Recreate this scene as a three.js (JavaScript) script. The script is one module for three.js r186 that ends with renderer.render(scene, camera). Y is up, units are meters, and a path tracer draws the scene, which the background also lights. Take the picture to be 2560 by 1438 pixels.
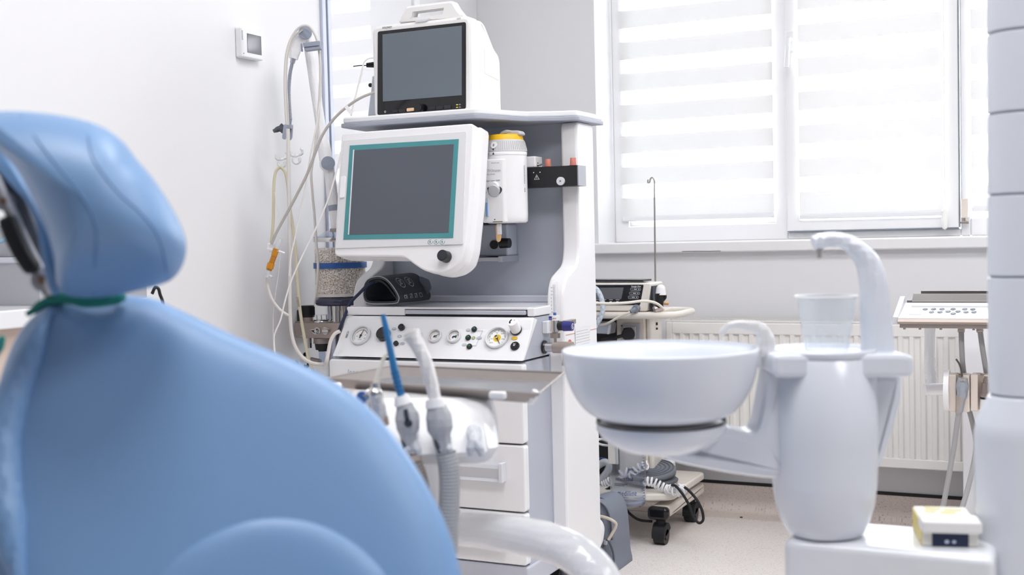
import * as THREE from 'three';
import { RoundedBoxGeometry } from 'three/addons/geometries/RoundedBoxGeometry.js';
import { mergeGeometries, mergeVertices, toCreasedNormals } from 'three/addons/utils/BufferGeometryUtils.js';
import { RectAreaLightUniformsLib } from 'three/addons/lights/RectAreaLightUniformsLib.js';

// ---------------------------------------------------------------- camera, light, exposure
const V3 = THREE.Vector3;
const FPX = 3013, YAW = THREE.MathUtils.degToRad(25.5), PITCH = 0.0418, ROLL = 0.02296, EYE = 0.95;
const scene = new THREE.Scene();
const camera = new THREE.PerspectiveCamera(2 * Math.atan(719 / FPX) * 180 / Math.PI, 2560 / 1438, 0.05, 60);
camera.rotation.order = 'YXZ';
camera.rotation.set(-PITCH, YAW, -ROLL);
camera.position.set(0, EYE, 0);
camera.focus = 3.15;
camera.userData.fStop = 4.6;
scene.add(camera);
camera.updateMatrixWorld(true);

const renderer = new THREE.WebGLRenderer({ antialias: true });
renderer.toneMapping = THREE.LinearToneMapping;
renderer.toneMappingExposure = 1.62;
renderer.shadowMap.enabled = true;
scene.background = new THREE.Color(0.93, 0.97, 1.0);
scene.backgroundIntensity = 5.5;
RectAreaLightUniformsLib.init();
const LAMP = 6.4, LAMP_COLOR = new THREE.Color(1.0, 0.985, 0.985);
const lampSpots = [[-0.5, -2.25, 0.9, 0.6], [1.2, -2.25, 0.9, 0.6], [-0.5, -0.75, 0.9, 0.6], [1.2, -0.75, 0.9, 0.6]];
const CEIL = 2.8;

// ---------------------------------------------------------------- measuring helpers: a pixel of the photograph seen on a plane of the room
const E3 = new THREE.Matrix4().extractRotation(camera.matrixWorld);
const RX = new V3().setFromMatrixColumn(E3, 0), UY = new V3().setFromMatrixColumn(E3, 1), FW = new V3().setFromMatrixColumn(E3, 2).negate();
const EYEP = new V3(0, EYE, 0);
const ray = (px, py) => FW.clone().addScaledVector(RX, (px - 1280) / FPX).addScaledVector(UY, (719 - py) / FPX);
const at = (px, py, d) => ray(px, py).multiplyScalar(d).add(EYEP);
const onX = (px, py, x) => { const q = ray(px, py); return q.multiplyScalar(x / q.x).add(EYEP); };
const onY = (px, py, y) => { const q = ray(px, py); return q.multiplyScalar((y - EYE) / q.y).add(EYEP); };
const onZ = (px, py, z) => { const q = ray(px, py); return q.multiplyScalar(z / q.z).add(EYEP); };
const onP = (px, py, plane) => { const q = ray(px, py); const t = -(plane.normal.dot(EYEP) + plane.constant) / plane.normal.dot(q); return q.multiplyScalar(t).add(EYEP); };
const CAMR = new V3(Math.cos(YAW), 0, -Math.sin(YAW)), CAMB = new V3(Math.sin(YAW), 0, Math.cos(YAW));   // level right and level back of the view

// ---------------------------------------------------------------- random numbers and textures
let seed = 12345;
const rnd = () => { seed = (seed * 1664525 + 1013904223) >>> 0; return seed / 4294967296; };
function canvasTex(w, h, draw) {
  const c = document.createElement('canvas'); c.width = w; c.height = h;
  const g = c.getContext('2d'); draw(g, w, h);
  const t = new THREE.CanvasTexture(c); t.colorSpace = THREE.SRGBColorSpace; t.needsUpdate = true; return t;
}
function noiseTex(n, fn, srgb) {
  const d = new Uint8Array(n * n * 4);
  for (let i = 0; i < n * n; i++) { const c = fn(i % n, (i / n) | 0); d[4 * i] = c[0]; d[4 * i + 1] = c[1]; d[4 * i + 2] = c[2]; d[4 * i + 3] = 255; }
  const t = new THREE.DataTexture(d, n, n); t.wrapS = t.wrapT = THREE.RepeatWrapping; t.magFilter = THREE.LinearFilter; t.minFilter = THREE.LinearFilter;
  if (srgb) t.colorSpace = THREE.SRGBColorSpace; t.needsUpdate = true; return t;
}
const grainTex = noiseTex(256, () => { const v = 90 + rnd() * 130; return [v, v, v]; });
const floorTex = (() => {
  const n = 1024, base = new Float32Array(n * n * 3);
  for (let i = 0; i < n * n; i++) { const k = (rnd() - 0.5) * 7; base[3 * i] = 232 + k; base[3 * i + 1] = 226 + k; base[3 * i + 2] = 222 + k; }
  for (let s = 0; s < 26000; s++) {
    const x = (rnd() * n) | 0, y = (rnd() * n) | 0, dark = rnd(), L = 1 + (rnd() * 4 | 0), W = 1 + (rnd() * 2 | 0);
    const col = dark < 0.45 ? [204, 190, 182] : dark < 0.55 ? [176, 160, 152] : dark < 0.8 ? [244, 240, 237] : [214, 206, 202];
    for (let a = 0; a < L; a++) for (let b = 0; b < W; b++) { const i = ((y + b) % n) * n + ((x + a) % n); base[3 * i] = col[0]; base[3 * i + 1] = col[1]; base[3 * i + 2] = col[2]; }
  }
  const t = noiseTex(n, (x, y) => { const i = 3 * (y * n + x); return [base[i], base[i + 1], base[i + 2]]; }, true);
  t.repeat.set(1 / 0.9, 1 / 0.9); return t;
})();

// ---------------------------------------------------------------- materials
const S = (hex) => new THREE.Color(hex);
function M(color, rough = 0.5, metal = 0, extra = {}) {
  const o = { color: typeof color === 'string' ? S(color) : color, roughness: rough, metalness: metal, ...extra };
  return ('transmission' in o || 'clearcoat' in o || 'sheen' in o) ? new THREE.MeshPhysicalMaterial(o) : new THREE.MeshStandardMaterial(o);
}
const wallMat = M('#f2f2f4', 0.7), ceilMat = M('#f4f4f4', 0.9), backWallMat = M('#ebebed', 0.8);
const white = M('#f4f4f6', 0.35), whiteGloss = M('#f3f4f7', 0.12), whiteMatte = M('#f1f1f2', 0.6), offWhite = M('#f3f2f1', 0.4), cream = M('#e6dcd2', 0.5), ivory = M('#ece6db', 0.35);
const paleGrey = M('#dfe1e6', 0.4), lightGrey = M('#c4c8d4', 0.45), midGrey = M('#a3a9b6', 0.5), bodyGrey = M('#bac0cc', 0.42), jointGrey = M('#9aa2b2', 0.5), darkGrey = M('#4a4f58', 0.55);
const black = M('#131417', 0.4), blackGloss = M('#101115', 0.15), softBlack = M('#1c1d21', 0.65), navy = M('#232d4e', 0.55);
const steel = M('#b9b2ac', 0.3, 1), steelBright = M('#d8d6d4', 0.16, 1), steelDull = M('#a99f98', 0.42, 0.9), alu = M('#c9ccd4', 0.32, 0.75);
const chairBlue = M('#779cc8', 0.4, 0, { bumpMap: grainTex, bumpScale: 0.00012 });
const chairSeam = M('#5b83b4', 0.5);
const clear = M('#ffffff', 0.04, 0, { transmission: 1, thickness: 0, ior: 1.45 });
const clearTint = M('#dfe6f2', 0.08, 0, { transmission: 0.92, thickness: 0 });
const frosted = M('#f3f5f8', 0.35, 0, { transmission: 0.6, thickness: 0 });
const tubeCream = M('#e9e2c8', 0.3, 0, { transmission: 0.25, thickness: 0 });
const cableWhite = M('#eceae8', 0.45), cableGrey = M('#c3bfbb', 0.5), hoseGrey = M('#b3b6bb', 0.55);

// ---------------------------------------------------------------- object helpers
const used = new Map(), tops = [];
function numbered(name) { const k = used.get(name) ?? 0; used.set(name, k + 1); return k ? `${name}_${String(k).padStart(3, '0')}` : name; }
function thing(name, label, category, group) {
  const o = new THREE.Group(); o.name = numbered(name); o.userData = { label, category }; if (group) o.userData.group = group;
  scene.add(o); tops.push(o); return o;
}
function mesh(name, geo, mat, parent, label) {
  const m = new THREE.Mesh(geo, mat); m.castShadow = m.receiveShadow = true;
  m.name = parent === scene ? numbered(name) : partName(name, parent); parent.add(m);
  if (label) m.userData.label = label; return m;
}
function partName(name, parent) { const n = parent.children.filter((c) => c.userData.kindName === name || c.name === name || c.name.startsWith(name + '_0')).length; return n ? `${name}_${String(n).padStart(3, '0')}` : name; }
function single(name, geo, mat, label, category, group) {          // a thing that is one mesh
  const m = mesh(name, geo, mat, scene); m.userData = { label, category }; if (group) m.userData.group = group; tops.push(m); return m;
}
function struct(name, geo, mat, parent = scene) { const m = new THREE.Mesh(geo, mat); m.name = name; m.castShadow = m.receiveShadow = true; parent.add(m); if (parent === scene) m.userData.kind = 'structure'; return m; }
function settle() {                                                  // put every thing's origin at its own base
  for (const o of tops) {
    const b = new THREE.Box3().setFromObject(o), c = b.getCenter(new V3()); c.y = b.min.y;
    if (o.isMesh) { o.geometry = o.geometry.clone().translate(-c.x, -c.y, -c.z); o.position.add(c); }
    else { for (const k of o.children) k.position.sub(c); o.position.add(c); }
  }
}
const plain = (g) => { g = g.index ? g.toNonIndexed() : g; for (const k of Object.keys(g.attributes)) if (!['position', 'normal', 'uv'].includes(k)) g.deleteAttribute(k); if (!g.attributes.uv) g.setAttribute('uv', new THREE.BufferAttribute(new Float32Array(g.attributes.position.count * 2), 2)); return g; };
const join = (list) => mergeGeometries(list.map(plain));

// geometry, all in room metres
const box = (x0, x1, y0, y1, z0, z1, r = 0.003) => {
  const w = x1 - x0, h = y1 - y0, d = z1 - z0, rr = Math.min(r, w / 2.01, h / 2.01, d / 2.01);
  return (rr > 0 ? new RoundedBoxGeometry(w, h, d, 2, rr) : new THREE.BoxGeometry(w, h, d)).translate((x0 + x1) / 2, (y0 + y1) / 2, (z0 + z1) / 2);
};
const tube = (pts, r, rad = 10, seg) => new THREE.TubeGeometry(new THREE.CatmullRomCurve3(pts, false, 'centripetal'), seg ?? Math.max(8, pts.length * 10), r, rad);
const trace = (list, r, rad, seg) => tube(list.map((p) => at(...p)), r, rad, seg);   // [px, py, distance]
function taper(pts, radii, rad = 20, per = 10) {                     // tube with changing radius and closed ends
  const curve = new THREE.CatmullRomCurve3(pts, false, 'centripetal'), n = (pts.length - 1) * per, fr = curve.computeFrenetFrames(n), pos = [], idx = [];
  const R = (t) => { const k = t * (radii.length - 1), i = Math.min(radii.length - 2, k | 0), f = k - i, s = f * f * (3 - 2 * f); return radii[i] * (1 - s) + radii[i + 1] * s; };
  for (let i = 0; i <= n; i++) {
    const c = curve.getPoint(i / n), r = R(i / n);
    for (let j = 0; j < rad; j++) { const a = j / rad * Math.PI * 2, p = c.clone().addScaledVector(fr.normals[i], Math.cos(a) * r).addScaledVector(fr.binormals[i], Math.sin(a) * r); pos.push(p.x, p.y, p.z); }
  }
  for (let i = 0; i < n; i++) for (let j = 0; j < rad; j++) { const a = i * rad + j, b = i * rad + (j + 1) % rad; idx.push(a, b, a + rad, b, b + rad, a + rad); }
  for (const e of [0, n]) { const c = curve.getPoint(e / n), k = pos.length / 3; pos.push(c.x, c.y, c.z); for (let j = 0; j < rad; j++) { const a = e * rad + j, b = e * rad + (j + 1) % rad; e ? idx.push(a, b, k) : idx.push(b, a, k); } }
  const g = new THREE.BufferGeometry(); g.setAttribute('position', new THREE.Float32BufferAttribute(pos, 3)); g.setIndex(idx); g.computeVertexNormals(); return toCreasedNormals(g, 0.9);
}
function rod(a, b, r1, r2 = r1, seg = 24) {
  const d = b.clone().sub(a), g = new THREE.CylinderGeometry(r2, r1, d.length(), seg);
  return g.applyQuaternion(new THREE.Quaternion().setFromUnitVectors(new V3(0, 1, 0), d.clone().normalize())).translate((a.x + b.x) / 2, (a.y + b.y) / 2, (a.z + b.z) / 2);
}
const lathe = (prof, c, seg = 64) => new THREE.LatheGeometry(prof.map((p) => new THREE.Vector2(p[0], p[1])), seg).translate(c.x, c.y, c.z);
function shapeOf(pts, round = 0) {                                   // polygon with rounded corners
  const s = new THREE.Shape(), n = pts.length;
  if (!round) { s.setFromPoints(pts); return s; }
  for (let i = 0; i < n; i++) {
    const p = pts[i], a = pts[(i + n - 1) % n], b = pts[(i + 1) % n], ra = Math.min(round, p.distanceTo(a) * 0.45), rb = Math.min(round, p.distanceTo(b) * 0.45);
    const p1 = p.clone().lerp(a, ra / p.distanceTo(a)), p2 = p.clone().lerp(b, rb / p.distanceTo(b));
    i ? s.lineTo(p1.x, p1.y) : s.moveTo(p1.x, p1.y); s.quadraticCurveTo(p.x, p.y, p2.x, p2.y);
  }
  s.closePath(); return s;
}
const smooth = (pts, k = 6) => new THREE.SplineCurve([...pts, pts[0]]).getPoints(pts.length * k).slice(0, -1);
const ext = (shape, depth, bevel = 0.002, seg = 2) => new THREE.ExtrudeGeometry(shape, { depth: Math.max(1e-4, depth - 2 * bevel), bevelEnabled: bevel > 0, bevelThickness: bevel, bevelSize: bevel, bevelOffset: -bevel, bevelSegments: seg, curveSegments: 10 }).translate(0, 0, bevel);
// outline [x, y] in metres, front at z, going back by depth
const extZ = (shape, z, depth, bevel) => ext(shape, depth, bevel).translate(0, 0, z - depth);
// profile [z, y] swept from x0 to x1
const extX = (prof, x0, x1, bevel = 0.002, round = 0) => ext(shapeOf(prof.map((p) => new THREE.Vector2(-p[0], p[1])), round), x1 - x0, bevel).rotateY(Math.PI / 2).translate(x0, 0, 0);
// outline [x, z] swept from y0 up to y1
const extY = (plan, y0, y1, bevel = 0.002, round = 0) => ext(shapeOf(plan.map((p) => new THREE.Vector2(p[0], -p[1])), round), y1 - y0, bevel).rotateX(-Math.PI / 2).translate(0, y0, 0);
// outline measured in the photograph on the plane at z (faces the room)
const pxZ = (pts, z) => pts.map((p) => { const q = onZ(p[0], p[1], z); return new THREE.Vector2(q.x, q.y); });
const extPx = (pts, z, depth, bevel = 0.002, round = 0) => extZ(shapeOf(pxZ(pts, z), round), z, depth, bevel);
// outline measured on an upright plane that is square to the level view direction, at that distance
function extCam(pts, d, depth, bevel = 0.003, round = 0, smoothed = 0) {
  const o = at(1280, 719, d), pl = new THREE.Plane().setFromNormalAndCoplanarPoint(CAMB, o);
  let q = pts.map((p) => { const w = onP(p[0], p[1], pl).sub(o); return new THREE.Vector2(w.dot(CAMR), w.y); });
  if (smoothed) q = smooth(q, smoothed);
  return ext(shapeOf(q, round), depth, bevel).translate(0, 0, -depth / 2).applyMatrix4(new THREE.Matrix4().makeBasis(CAMR, new V3(0, 1, 0), CAMB).setPosition(o));
}
function facing(pos, n) {                                            // matrix: local z along n, local y upwards
  const z = n.clone().normalize(), x = new V3(0, 1, 0).cross(z).normalize(), y = z.clone().cross(x);
  return new THREE.Matrix4().makeBasis(x, y, z).setPosition(pos);
}
const disc = (pos, n, r, t, seg = 32, r2 = r) => new THREE.CylinderGeometry(r2, r, t, seg).rotateX(Math.PI / 2).translate(0, 0, t / 2).applyMatrix4(facing(pos, n));   // stands on pos
function print(name, w, h, tex, pos, n, parent, rough = 0.5) {       // flat print on a surface
  const m = new THREE.MeshStandardMaterial({ map: tex, roughness: rough, transparent: true });
  return mesh(name, new THREE.PlaneGeometry(w, h).applyMatrix4(facing(pos, n)).translate(n.x * 5e-4, n.y * 5e-4, n.z * 5e-4), m, parent);
}
function roundPrint(name, tex, c, r, y0, y1, a0, a1, parent) {          // flat print wrapped round an upright cylinder, angles in degrees from the room's front
  const g = new THREE.CylinderGeometry(r, r, y1 - y0, 24, 1, true, a0 / 57.2958, (a1 - a0) / 57.2958).translate(c.x, (y0 + y1) / 2, c.z);
  return mesh(name, g, new THREE.MeshStandardMaterial({ map: tex, roughness: 0.5, transparent: true, side: THREE.DoubleSide }), parent);
}
const FZ = new V3(0, 0, 1), FX = new V3(1, 0, 0), UP = new V3(0, 1, 0);
// upholstered pad: a closed outline measured in the photograph on a tilted plane, bulging to the front and the back
function pad(outline, mid, origin, normal, front, back, { pf = 4, pb = 4, rings = 26, bend } = {}) {
  const n = normal.clone().normalize(), ex = new V3(0, 1, 0).cross(n).normalize(), ey = n.clone().cross(ex), pl = new THREE.Plane().setFromNormalAndCoplanarPoint(n, origin);
  const loc = (p) => { const w = onP(p[0], p[1], pl).sub(origin); return new THREE.Vector2(w.dot(ex), w.dot(ey)); };
  const c = loc(mid), rim = smooth(outline.map(loc), 10), N = rim.length;
  const ang = rim.map((p) => Math.atan2(p.y - c.y, p.x - c.x));
  const R = (a) => { for (let i = 0; i < N; i++) { const j = (i + 1) % N; let d = ang[j] - ang[i], t = a - ang[i]; const w = (v) => Math.atan2(Math.sin(v), Math.cos(v)); d = w(d); t = w(t); if (Math.abs(d) > 1e-9 && t / d >= 0 && t / d <= 1 && Math.abs(t) < 1) { const f = t / d; return rim[i].clone().lerp(rim[j], f).distanceTo(c); } } return rim[0].distanceTo(c); };
  const h = (s, p) => Math.pow(Math.max(0, 1 - Math.pow(s, p)), 0.5);
  const P = (x, y, z) => origin.clone().addScaledVector(ex, x).addScaledVector(ey, y).addScaledVector(n, z + (bend ? bend(x - c.x, y - c.y) : 0));
  const pos = [], uv = [], idx = [];
  const ring = [];
  for (let i = 0; i <= rings; i++) ring.push([Math.sin(i / rings * Math.PI / 2), 1]);
  for (let i = rings - 1; i >= 0; i--) ring.push([Math.sin(i / rings * Math.PI / 2), -1]);
  for (const [s, side] of ring) for (let j = 0; j < N; j++) {
    const x = c.x + (rim[j].x - c.x) * s, y = c.y + (rim[j].y - c.y) * s, p = P(x, y, side > 0 ? front * h(s, pf) : -back * h(s, pb));
    pos.push(p.x, p.y, p.z); uv.push(x * 12, y * 12);
  }
  for (let i = 0; i < ring.length - 1; i++) for (let j = 0; j < N; j++) { const a = i * N + j, b = i * N + (j + 1) % N; idx.push(a, b, a + N, b, b + N, a + N); }
  const area = rim.reduce((t, p, i) => t + p.x * rim[(i + 1) % N].y - p.y * rim[(i + 1) % N].x, 0);
  if (area > 0) for (let i = 0; i < idx.length; i += 3) [idx[i], idx[i + 1]] = [idx[i + 1], idx[i]];
  let g = new THREE.BufferGeometry(); g.setAttribute('position', new THREE.Float32BufferAttribute(pos, 3)); g.setAttribute('uv', new THREE.Float32BufferAttribute(uv, 2)); g.setIndex(idx); g.computeVertexNormals();
  const surf = (p, lift = 0) => { const q = loc(p), s = Math.min(1, q.distanceTo(c) / R(Math.atan2(q.y - c.y, q.x - c.x))); return P(q.x, q.y, front * h(s, pf) + lift); };
  return { geo: g, surf, n, plane: pl };
}

// ================================================================ THE ROOM
const XL = -2.031, ZB = -4.0, XR = 2.3, ZF = 1.9, WT = 0.3;
const JX = -1.563, WX1 = 0.62, SILL = 0.92, WTOP = 2.4, ZG = -4.17;
{
  const fl = new THREE.PlaneGeometry(1, 1).rotateX(-Math.PI / 2);
  const g = new THREE.BoxGeometry(XR - XL, 0.1, ZF - ZB).translate((XR + XL) / 2, -0.05, (ZF + ZB) / 2);
  { const p = g.attributes.position, u = g.attributes.uv; for (let i = 0; i < p.count; i++) u.setXY(i, p.getX(i), p.getZ(i)); }
  struct('floor', g, M('#ffffff', 0.55, 0, { map: floorTex }));
  struct('ceiling', box(XL - WT, XR + WT, CEIL, CEIL + 0.2, ZB - WT, ZF + WT, 0), ceilMat);
  struct('wall_left', box(XL - WT, XL, -0.1, CEIL, ZB - WT, ZF + WT, 0), wallMat);
  struct('wall_right', box(XR, XR + WT, -0.1, CEIL, ZB - WT, ZF + WT, 0), M('#a8abb2', 0.8));
  struct('wall_front', box(XL, XR, -0.1, CEIL, ZF, ZF + WT, 0), M('#6c7079', 0.8));
  struct('wall_back', join([box(XL, JX, -0.1, CEIL, ZB - WT, ZB, 0), box(WX1, XR, -0.1, CEIL, ZB - WT, ZB, 0), box(JX, WX1, -0.1, SILL - 0.037, ZB - WT, ZB, 0), box(JX, WX1, WTOP, CEIL, ZB - WT, ZB, 0)]), backWallMat);
  // vinyl of the floor carried up the wall in a cove, with a dark edging strip on top
  const cove = []; for (let i = 0; i <= 8; i++) { const a = i / 8 * Math.PI / 2; cove.push([ZB + 0.05 - 0.044 * Math.sin(a), 0.05 - 0.048 * Math.cos(a)]); }
  const cg = extX([[ZB, 0], [ZB + 0.12, 0], [ZB + 0.12, 0.002], ...cove, [ZB + 0.005, 0.092], [ZB, 0.092]], XL, XR, 0);
  { const p = cg.attributes.position, u = cg.attributes.uv; for (let i = 0; i < p.count; i++) u.setXY(i, p.getX(i), p.getY(i) + p.getZ(i)); }
  struct('baseboard_back', cg, M('#f3ece8', 0.55, 0, { map: floorTex }));
  struct('trim_1', box(XL, XR, 0.091, 0.101, ZB, ZB + 0.008, 0.001), softBlack);
  const sillBoard = struct('trim_2', box(JX - 0.02, WX1 + 0.04, SILL - 0.037, SILL, ZG - 0.02, ZB + 0.03, 0.006), whiteMatte); sillBoard.userData.label = 'white window sill board';
  { const a = onZ(1705, 629, ZB + 0.0303), b = onZ(1802, 627.5, ZB + 0.0303); struct('chipped_edge', tube([a, a.clone().lerp(b, 0.3).add(new V3(0, 0.0006, 0)), a.clone().lerp(b, 0.7).add(new V3(0, -0.0004, 0)), b], 0.0011, 6), M('#4b525c', 0.8), sillBoard); }
  // left wall: metal cover strip, glossy door beside it
  const zs0 = onX(808, 100, XL + 0.01).z, zs1 = onX(827, 100, XL + 0.01).z;
  struct('trim_3', join([box(XL, XL + 0.014, 0, CEIL, zs1, zs1 + (zs0 - zs1) * 0.42, 0.002), box(XL, XL + 0.01, 0, CEIL, zs1 + (zs0 - zs1) * 0.5, zs0, 0.002)]), M('#c3c8d8', 0.35, 0.3));
  const d1 = new THREE.Group(); d1.name = 'door_1'; d1.userData = { kind: 'structure', label: 'glossy white door panel reflecting the window blinds' }; scene.add(d1);
  struct('door_panel', box(XL - 0.02, XL + 0.006, 0.01, CEIL, ZB + 0.001, zs1, 0.001), M('#ececef', 0.5, 0, { clearcoat: 1, clearcoatRoughness: 0.02 }), d1);
  struct('cover_strip', box(XL, XL + 0.016, 0.01, CEIL, onX(1040, 30, XL).z, onX(1026, 30, XL).z, 0.002), white, d1);
  struct('trim_4', box(XL, XL + 0.0025, 0.1, CEIL, onX(424, 200, XL).z, onX(424, 200, XL).z + 0.9, 0.001), wallMat);
  // lamps
  lampSpots.forEach(([x, z, w, d], i) => {
    const t = thing('ceiling_light', ['flat white ceiling panel light over the anaesthesia machine', 'flat white ceiling panel light towards the right wall by the window', 'flat white ceiling panel light behind the viewer on the left', 'flat white ceiling panel light behind the viewer on the right'][i], 'light', 'ceiling panel lights');
    mesh('frame', join([box(x - w / 2 - 0.02, x + w / 2 + 0.02, CEIL - 0.03, CEIL, z - d / 2 - 0.02, z - d / 2), box(x - w / 2 - 0.02, x + w / 2 + 0.02, CEIL - 0.03, CEIL, z + d / 2, z + d / 2 + 0.02), box(x - w / 2 - 0.02, x - w / 2, CEIL - 0.03, CEIL, z - d / 2, z + d / 2), box(x + w / 2, x + w / 2 + 0.02, CEIL - 0.03, CEIL, z - d / 2, z + d / 2)]), white, t);
    mesh('diffuser', box(x - w / 2, x + w / 2, CEIL - 0.02, CEIL - 0.004, z - d / 2, z + d / 2, 0), M('#ffffff', 0.6, 0, { emissive: LAMP_COLOR, emissiveIntensity: 1.2 }), t);
    const L = new THREE.RectAreaLight(LAMP_COLOR, LAMP, w, d); L.position.set(x, CEIL - 0.035, z); L.lookAt(x, 0, z); scene.add(L);
  });
}
// ---- window: three lights, each with a day-and-night roller blind
{
  const X = (px, y = 300, z = ZG) => onZ(px, y, z).x;
  const x1 = X(1966), x2 = X(2400), y0 = SILL;
  const bar = (a, b, c, d, z = ZG, t = 0.06) => box(a, b, c, d, z - t, z, 0.005);
  const ringG = (a, b, c, d, l, r, bo, t, z = ZG, th = 0.06) => { const s = shapeOf([[a, c], [b, c], [b, d], [a, d]].map((p) => new THREE.Vector2(...p))); s.holes.push(new THREE.Path([[a + l, c + bo], [a + l, d - t], [b - r, d - t], [b - r, c + bo]].map((p) => new THREE.Vector2(...p)))); return extZ(s, z, th, 0.004); };
  const frame = (n, kids) => { const w = new THREE.Group(); w.name = n; w.userData.kind = 'structure'; scene.add(w); kids(w); };
  const yb = onZ(1700, 563, ZG).y, yb2 = onZ(2200, 545, ZG + 0.02).y;
  const glass = (w, a, b, c, d) => struct('pane', box(a, b, c, d, ZG - 0.045, ZG - 0.041, 0), clear, w);
  frame('window_1', (w) => {
    struct('frame', ringG(JX, x1, y0, WTOP, 0.055, x1 - X(1936), yb - y0, 0.06), white, w);
    struct('glazing_bead', ringG(JX + 0.055, X(1936), yb, WTOP - 0.06, 0.02, 0.018, 0.02, 0.02, ZG - 0.012, 0.03), white, w);
    glass(w, JX + 0.03, X(1940), y0 + 0.02, WTOP - 0.03);
  });
  frame('window_2', (w) => {
    const a = X(1968), b = X(2397), f = ZG + 0.022;
    const bb = onZ(2200, 573, f).y;
    struct('frame', join([bar(x1, b + 0.004, y0, bb - 0.004), bar(x1, b + 0.004, WTOP - 0.04, WTOP), bar(b + 0.004, X(2425), y0, WTOP)]), white, w);
    struct('sash', ringG(a, b, bb, WTOP - 0.045, X(2002) - a, b - X(2358), yb2 - bb, 0.075, f, 0.07), white, w);
    struct('sash_gasket', join([bar(a, b, bb - 0.004, bb, f - 0.002, 0.02), bar(b, b + 0.004, bb, WTOP, f - 0.002, 0.02)]), M('#8a8f99', 0.7), w);
    glass(w, X(1999), X(2362), yb2 - 0.02, WTOP - 0.1);
    const h = new THREE.Group(); h.name = 'window_handle'; w.add(h);
    const hp = onZ(1976, 100, f), lo = onZ(1973, 172, f);
    struct('escutcheon', box(hp.x - 0.014, hp.x + 0.014, onZ(1976, 130, f).y, onZ(1976, 78, f).y, f, f + 0.01, 0.004), white, h);
    struct('lever', join([rod(new V3(hp.x, hp.y, f), new V3(hp.x, hp.y, f + 0.04), 0.008), taper([new V3(hp.x, hp.y, f + 0.038), new V3(hp.x - 0.002, (hp.y + lo.y) / 2, f + 0.042), new V3(lo.x, lo.y, f + 0.04)], [0.009, 0.008, 0.009], 12)]), whiteGloss, h);
    const k = onZ(2412, 527, f);
    struct('hinge_cover', box(k.x - 0.011, k.x + 0.011, onZ(2412, 545, f).y, onZ(2412, 496, f).y, f - 0.01, f + 0.012, 0.004), cream, w);
    struct('hinge_pin', join([rod(new V3(k.x, onZ(2412, 560, f).y, f), new V3(k.x, onZ(2412, 545, f).y, f), 0.004), box(k.x - 0.012, k.x + 0.012, onZ(2412, 560, f).y, onZ(2412, 553, f).y, f - 0.01, f + 0.008, 0.002)]), steelDull, w);
  });
  frame('window_3', (w) => {
    const a = X(2404), b = WX1;
    struct('frame', join([bar(X(2425), b - 0.055, y0, yb), bar(b - 0.055, b, y0, WTOP), bar(X(2425), b - 0.055, WTOP - 0.06, WTOP)]), white, w);
    glass(w, X(2420), b - 0.03, y0 + 0.02, WTOP - 0.03);
  });
  const fabric = M('#f7f7f7', 0.95, 0, { transmission: 0.142, thickness: 0 }), sheer = M('#ffffff', 0.55, 0, { transmission: 0.86, thickness: 0 });
  const rail = M('#f0f1f4', 0.3);
  const per = 0.113, first = onZ(2000, 480, ZG + 0.03).y;             // lower edge of the lowest full sheer band
  const blind = (label, xa, xb, z, pyRail, pxMid) => {
    const t = thing('roller_blind', label, 'blind');
    const yr = onZ(pxMid, pyRail, z).y;
    mesh('bottom_rail', box(xa, xb, yr, yr + 0.017, z - 0.008, z + 0.006, 0.005), rail, t);
    let y = yr + 0.017, k = 0;
    const ys = onZ(2000, 521, ZG + 0.03).y - y;                         // first band starts where the photograph shows it
    while (y < WTOP - 0.08) {
      const open = k % 2 === 1, h = k === 0 ? Math.max(0.02, onZ(2000, 480, ZG + 0.03).y - y) : open ? 0.0505 : 0.0625;
      mesh(open ? 'sheer_band' : 'opaque_band', new THREE.BoxGeometry(xb - xa, h, 0.0008).translate((xa + xb) / 2, y + h / 2, z), open ? sheer : fabric, t);
      y += h; k++;
    }
    mesh('cassette', box(xa - 0.005, xb + 0.005, y, WTOP - 0.005, z - 0.02, z + 0.03, 0.008), rail, t);
    return t;
  };
  blind('white striped day-and-night roller blind in the wide left window light beside the machine', X(1552), X(1934), ZG + 0.008, 549, 1750);
  const b2 = blind('white striped day-and-night roller blind on the middle sash with the window handle', X(2001), X(2359), ZG + 0.03, 544, 2180);
  blind('white striped day-and-night roller blind partly hidden by the round white column', X(2428), WX1 - 0.05, ZG + 0.008, 529, 2450);
  const cx = onZ(2361, 400, ZG + 0.035);
  mesh('chain', tube([new V3(cx.x, onZ(2361, 520, ZG + 0.035).y, ZG + 0.035), new V3(cx.x, 1.8, ZG + 0.035), new V3(cx.x, WTOP - 0.03, ZG + 0.035)], 0.0016, 6), white, b2);
  mesh('chain_weight', lathe([[0, 0], [0.008, 0.006], [0.011, 0.03], [0.009, 0.055], [0.004, 0.066], [0, 0.068]], new V3(cx.x, onZ(2362, 575, ZG + 0.035).y, ZG + 0.04)), offWhite, b2);
}
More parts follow.
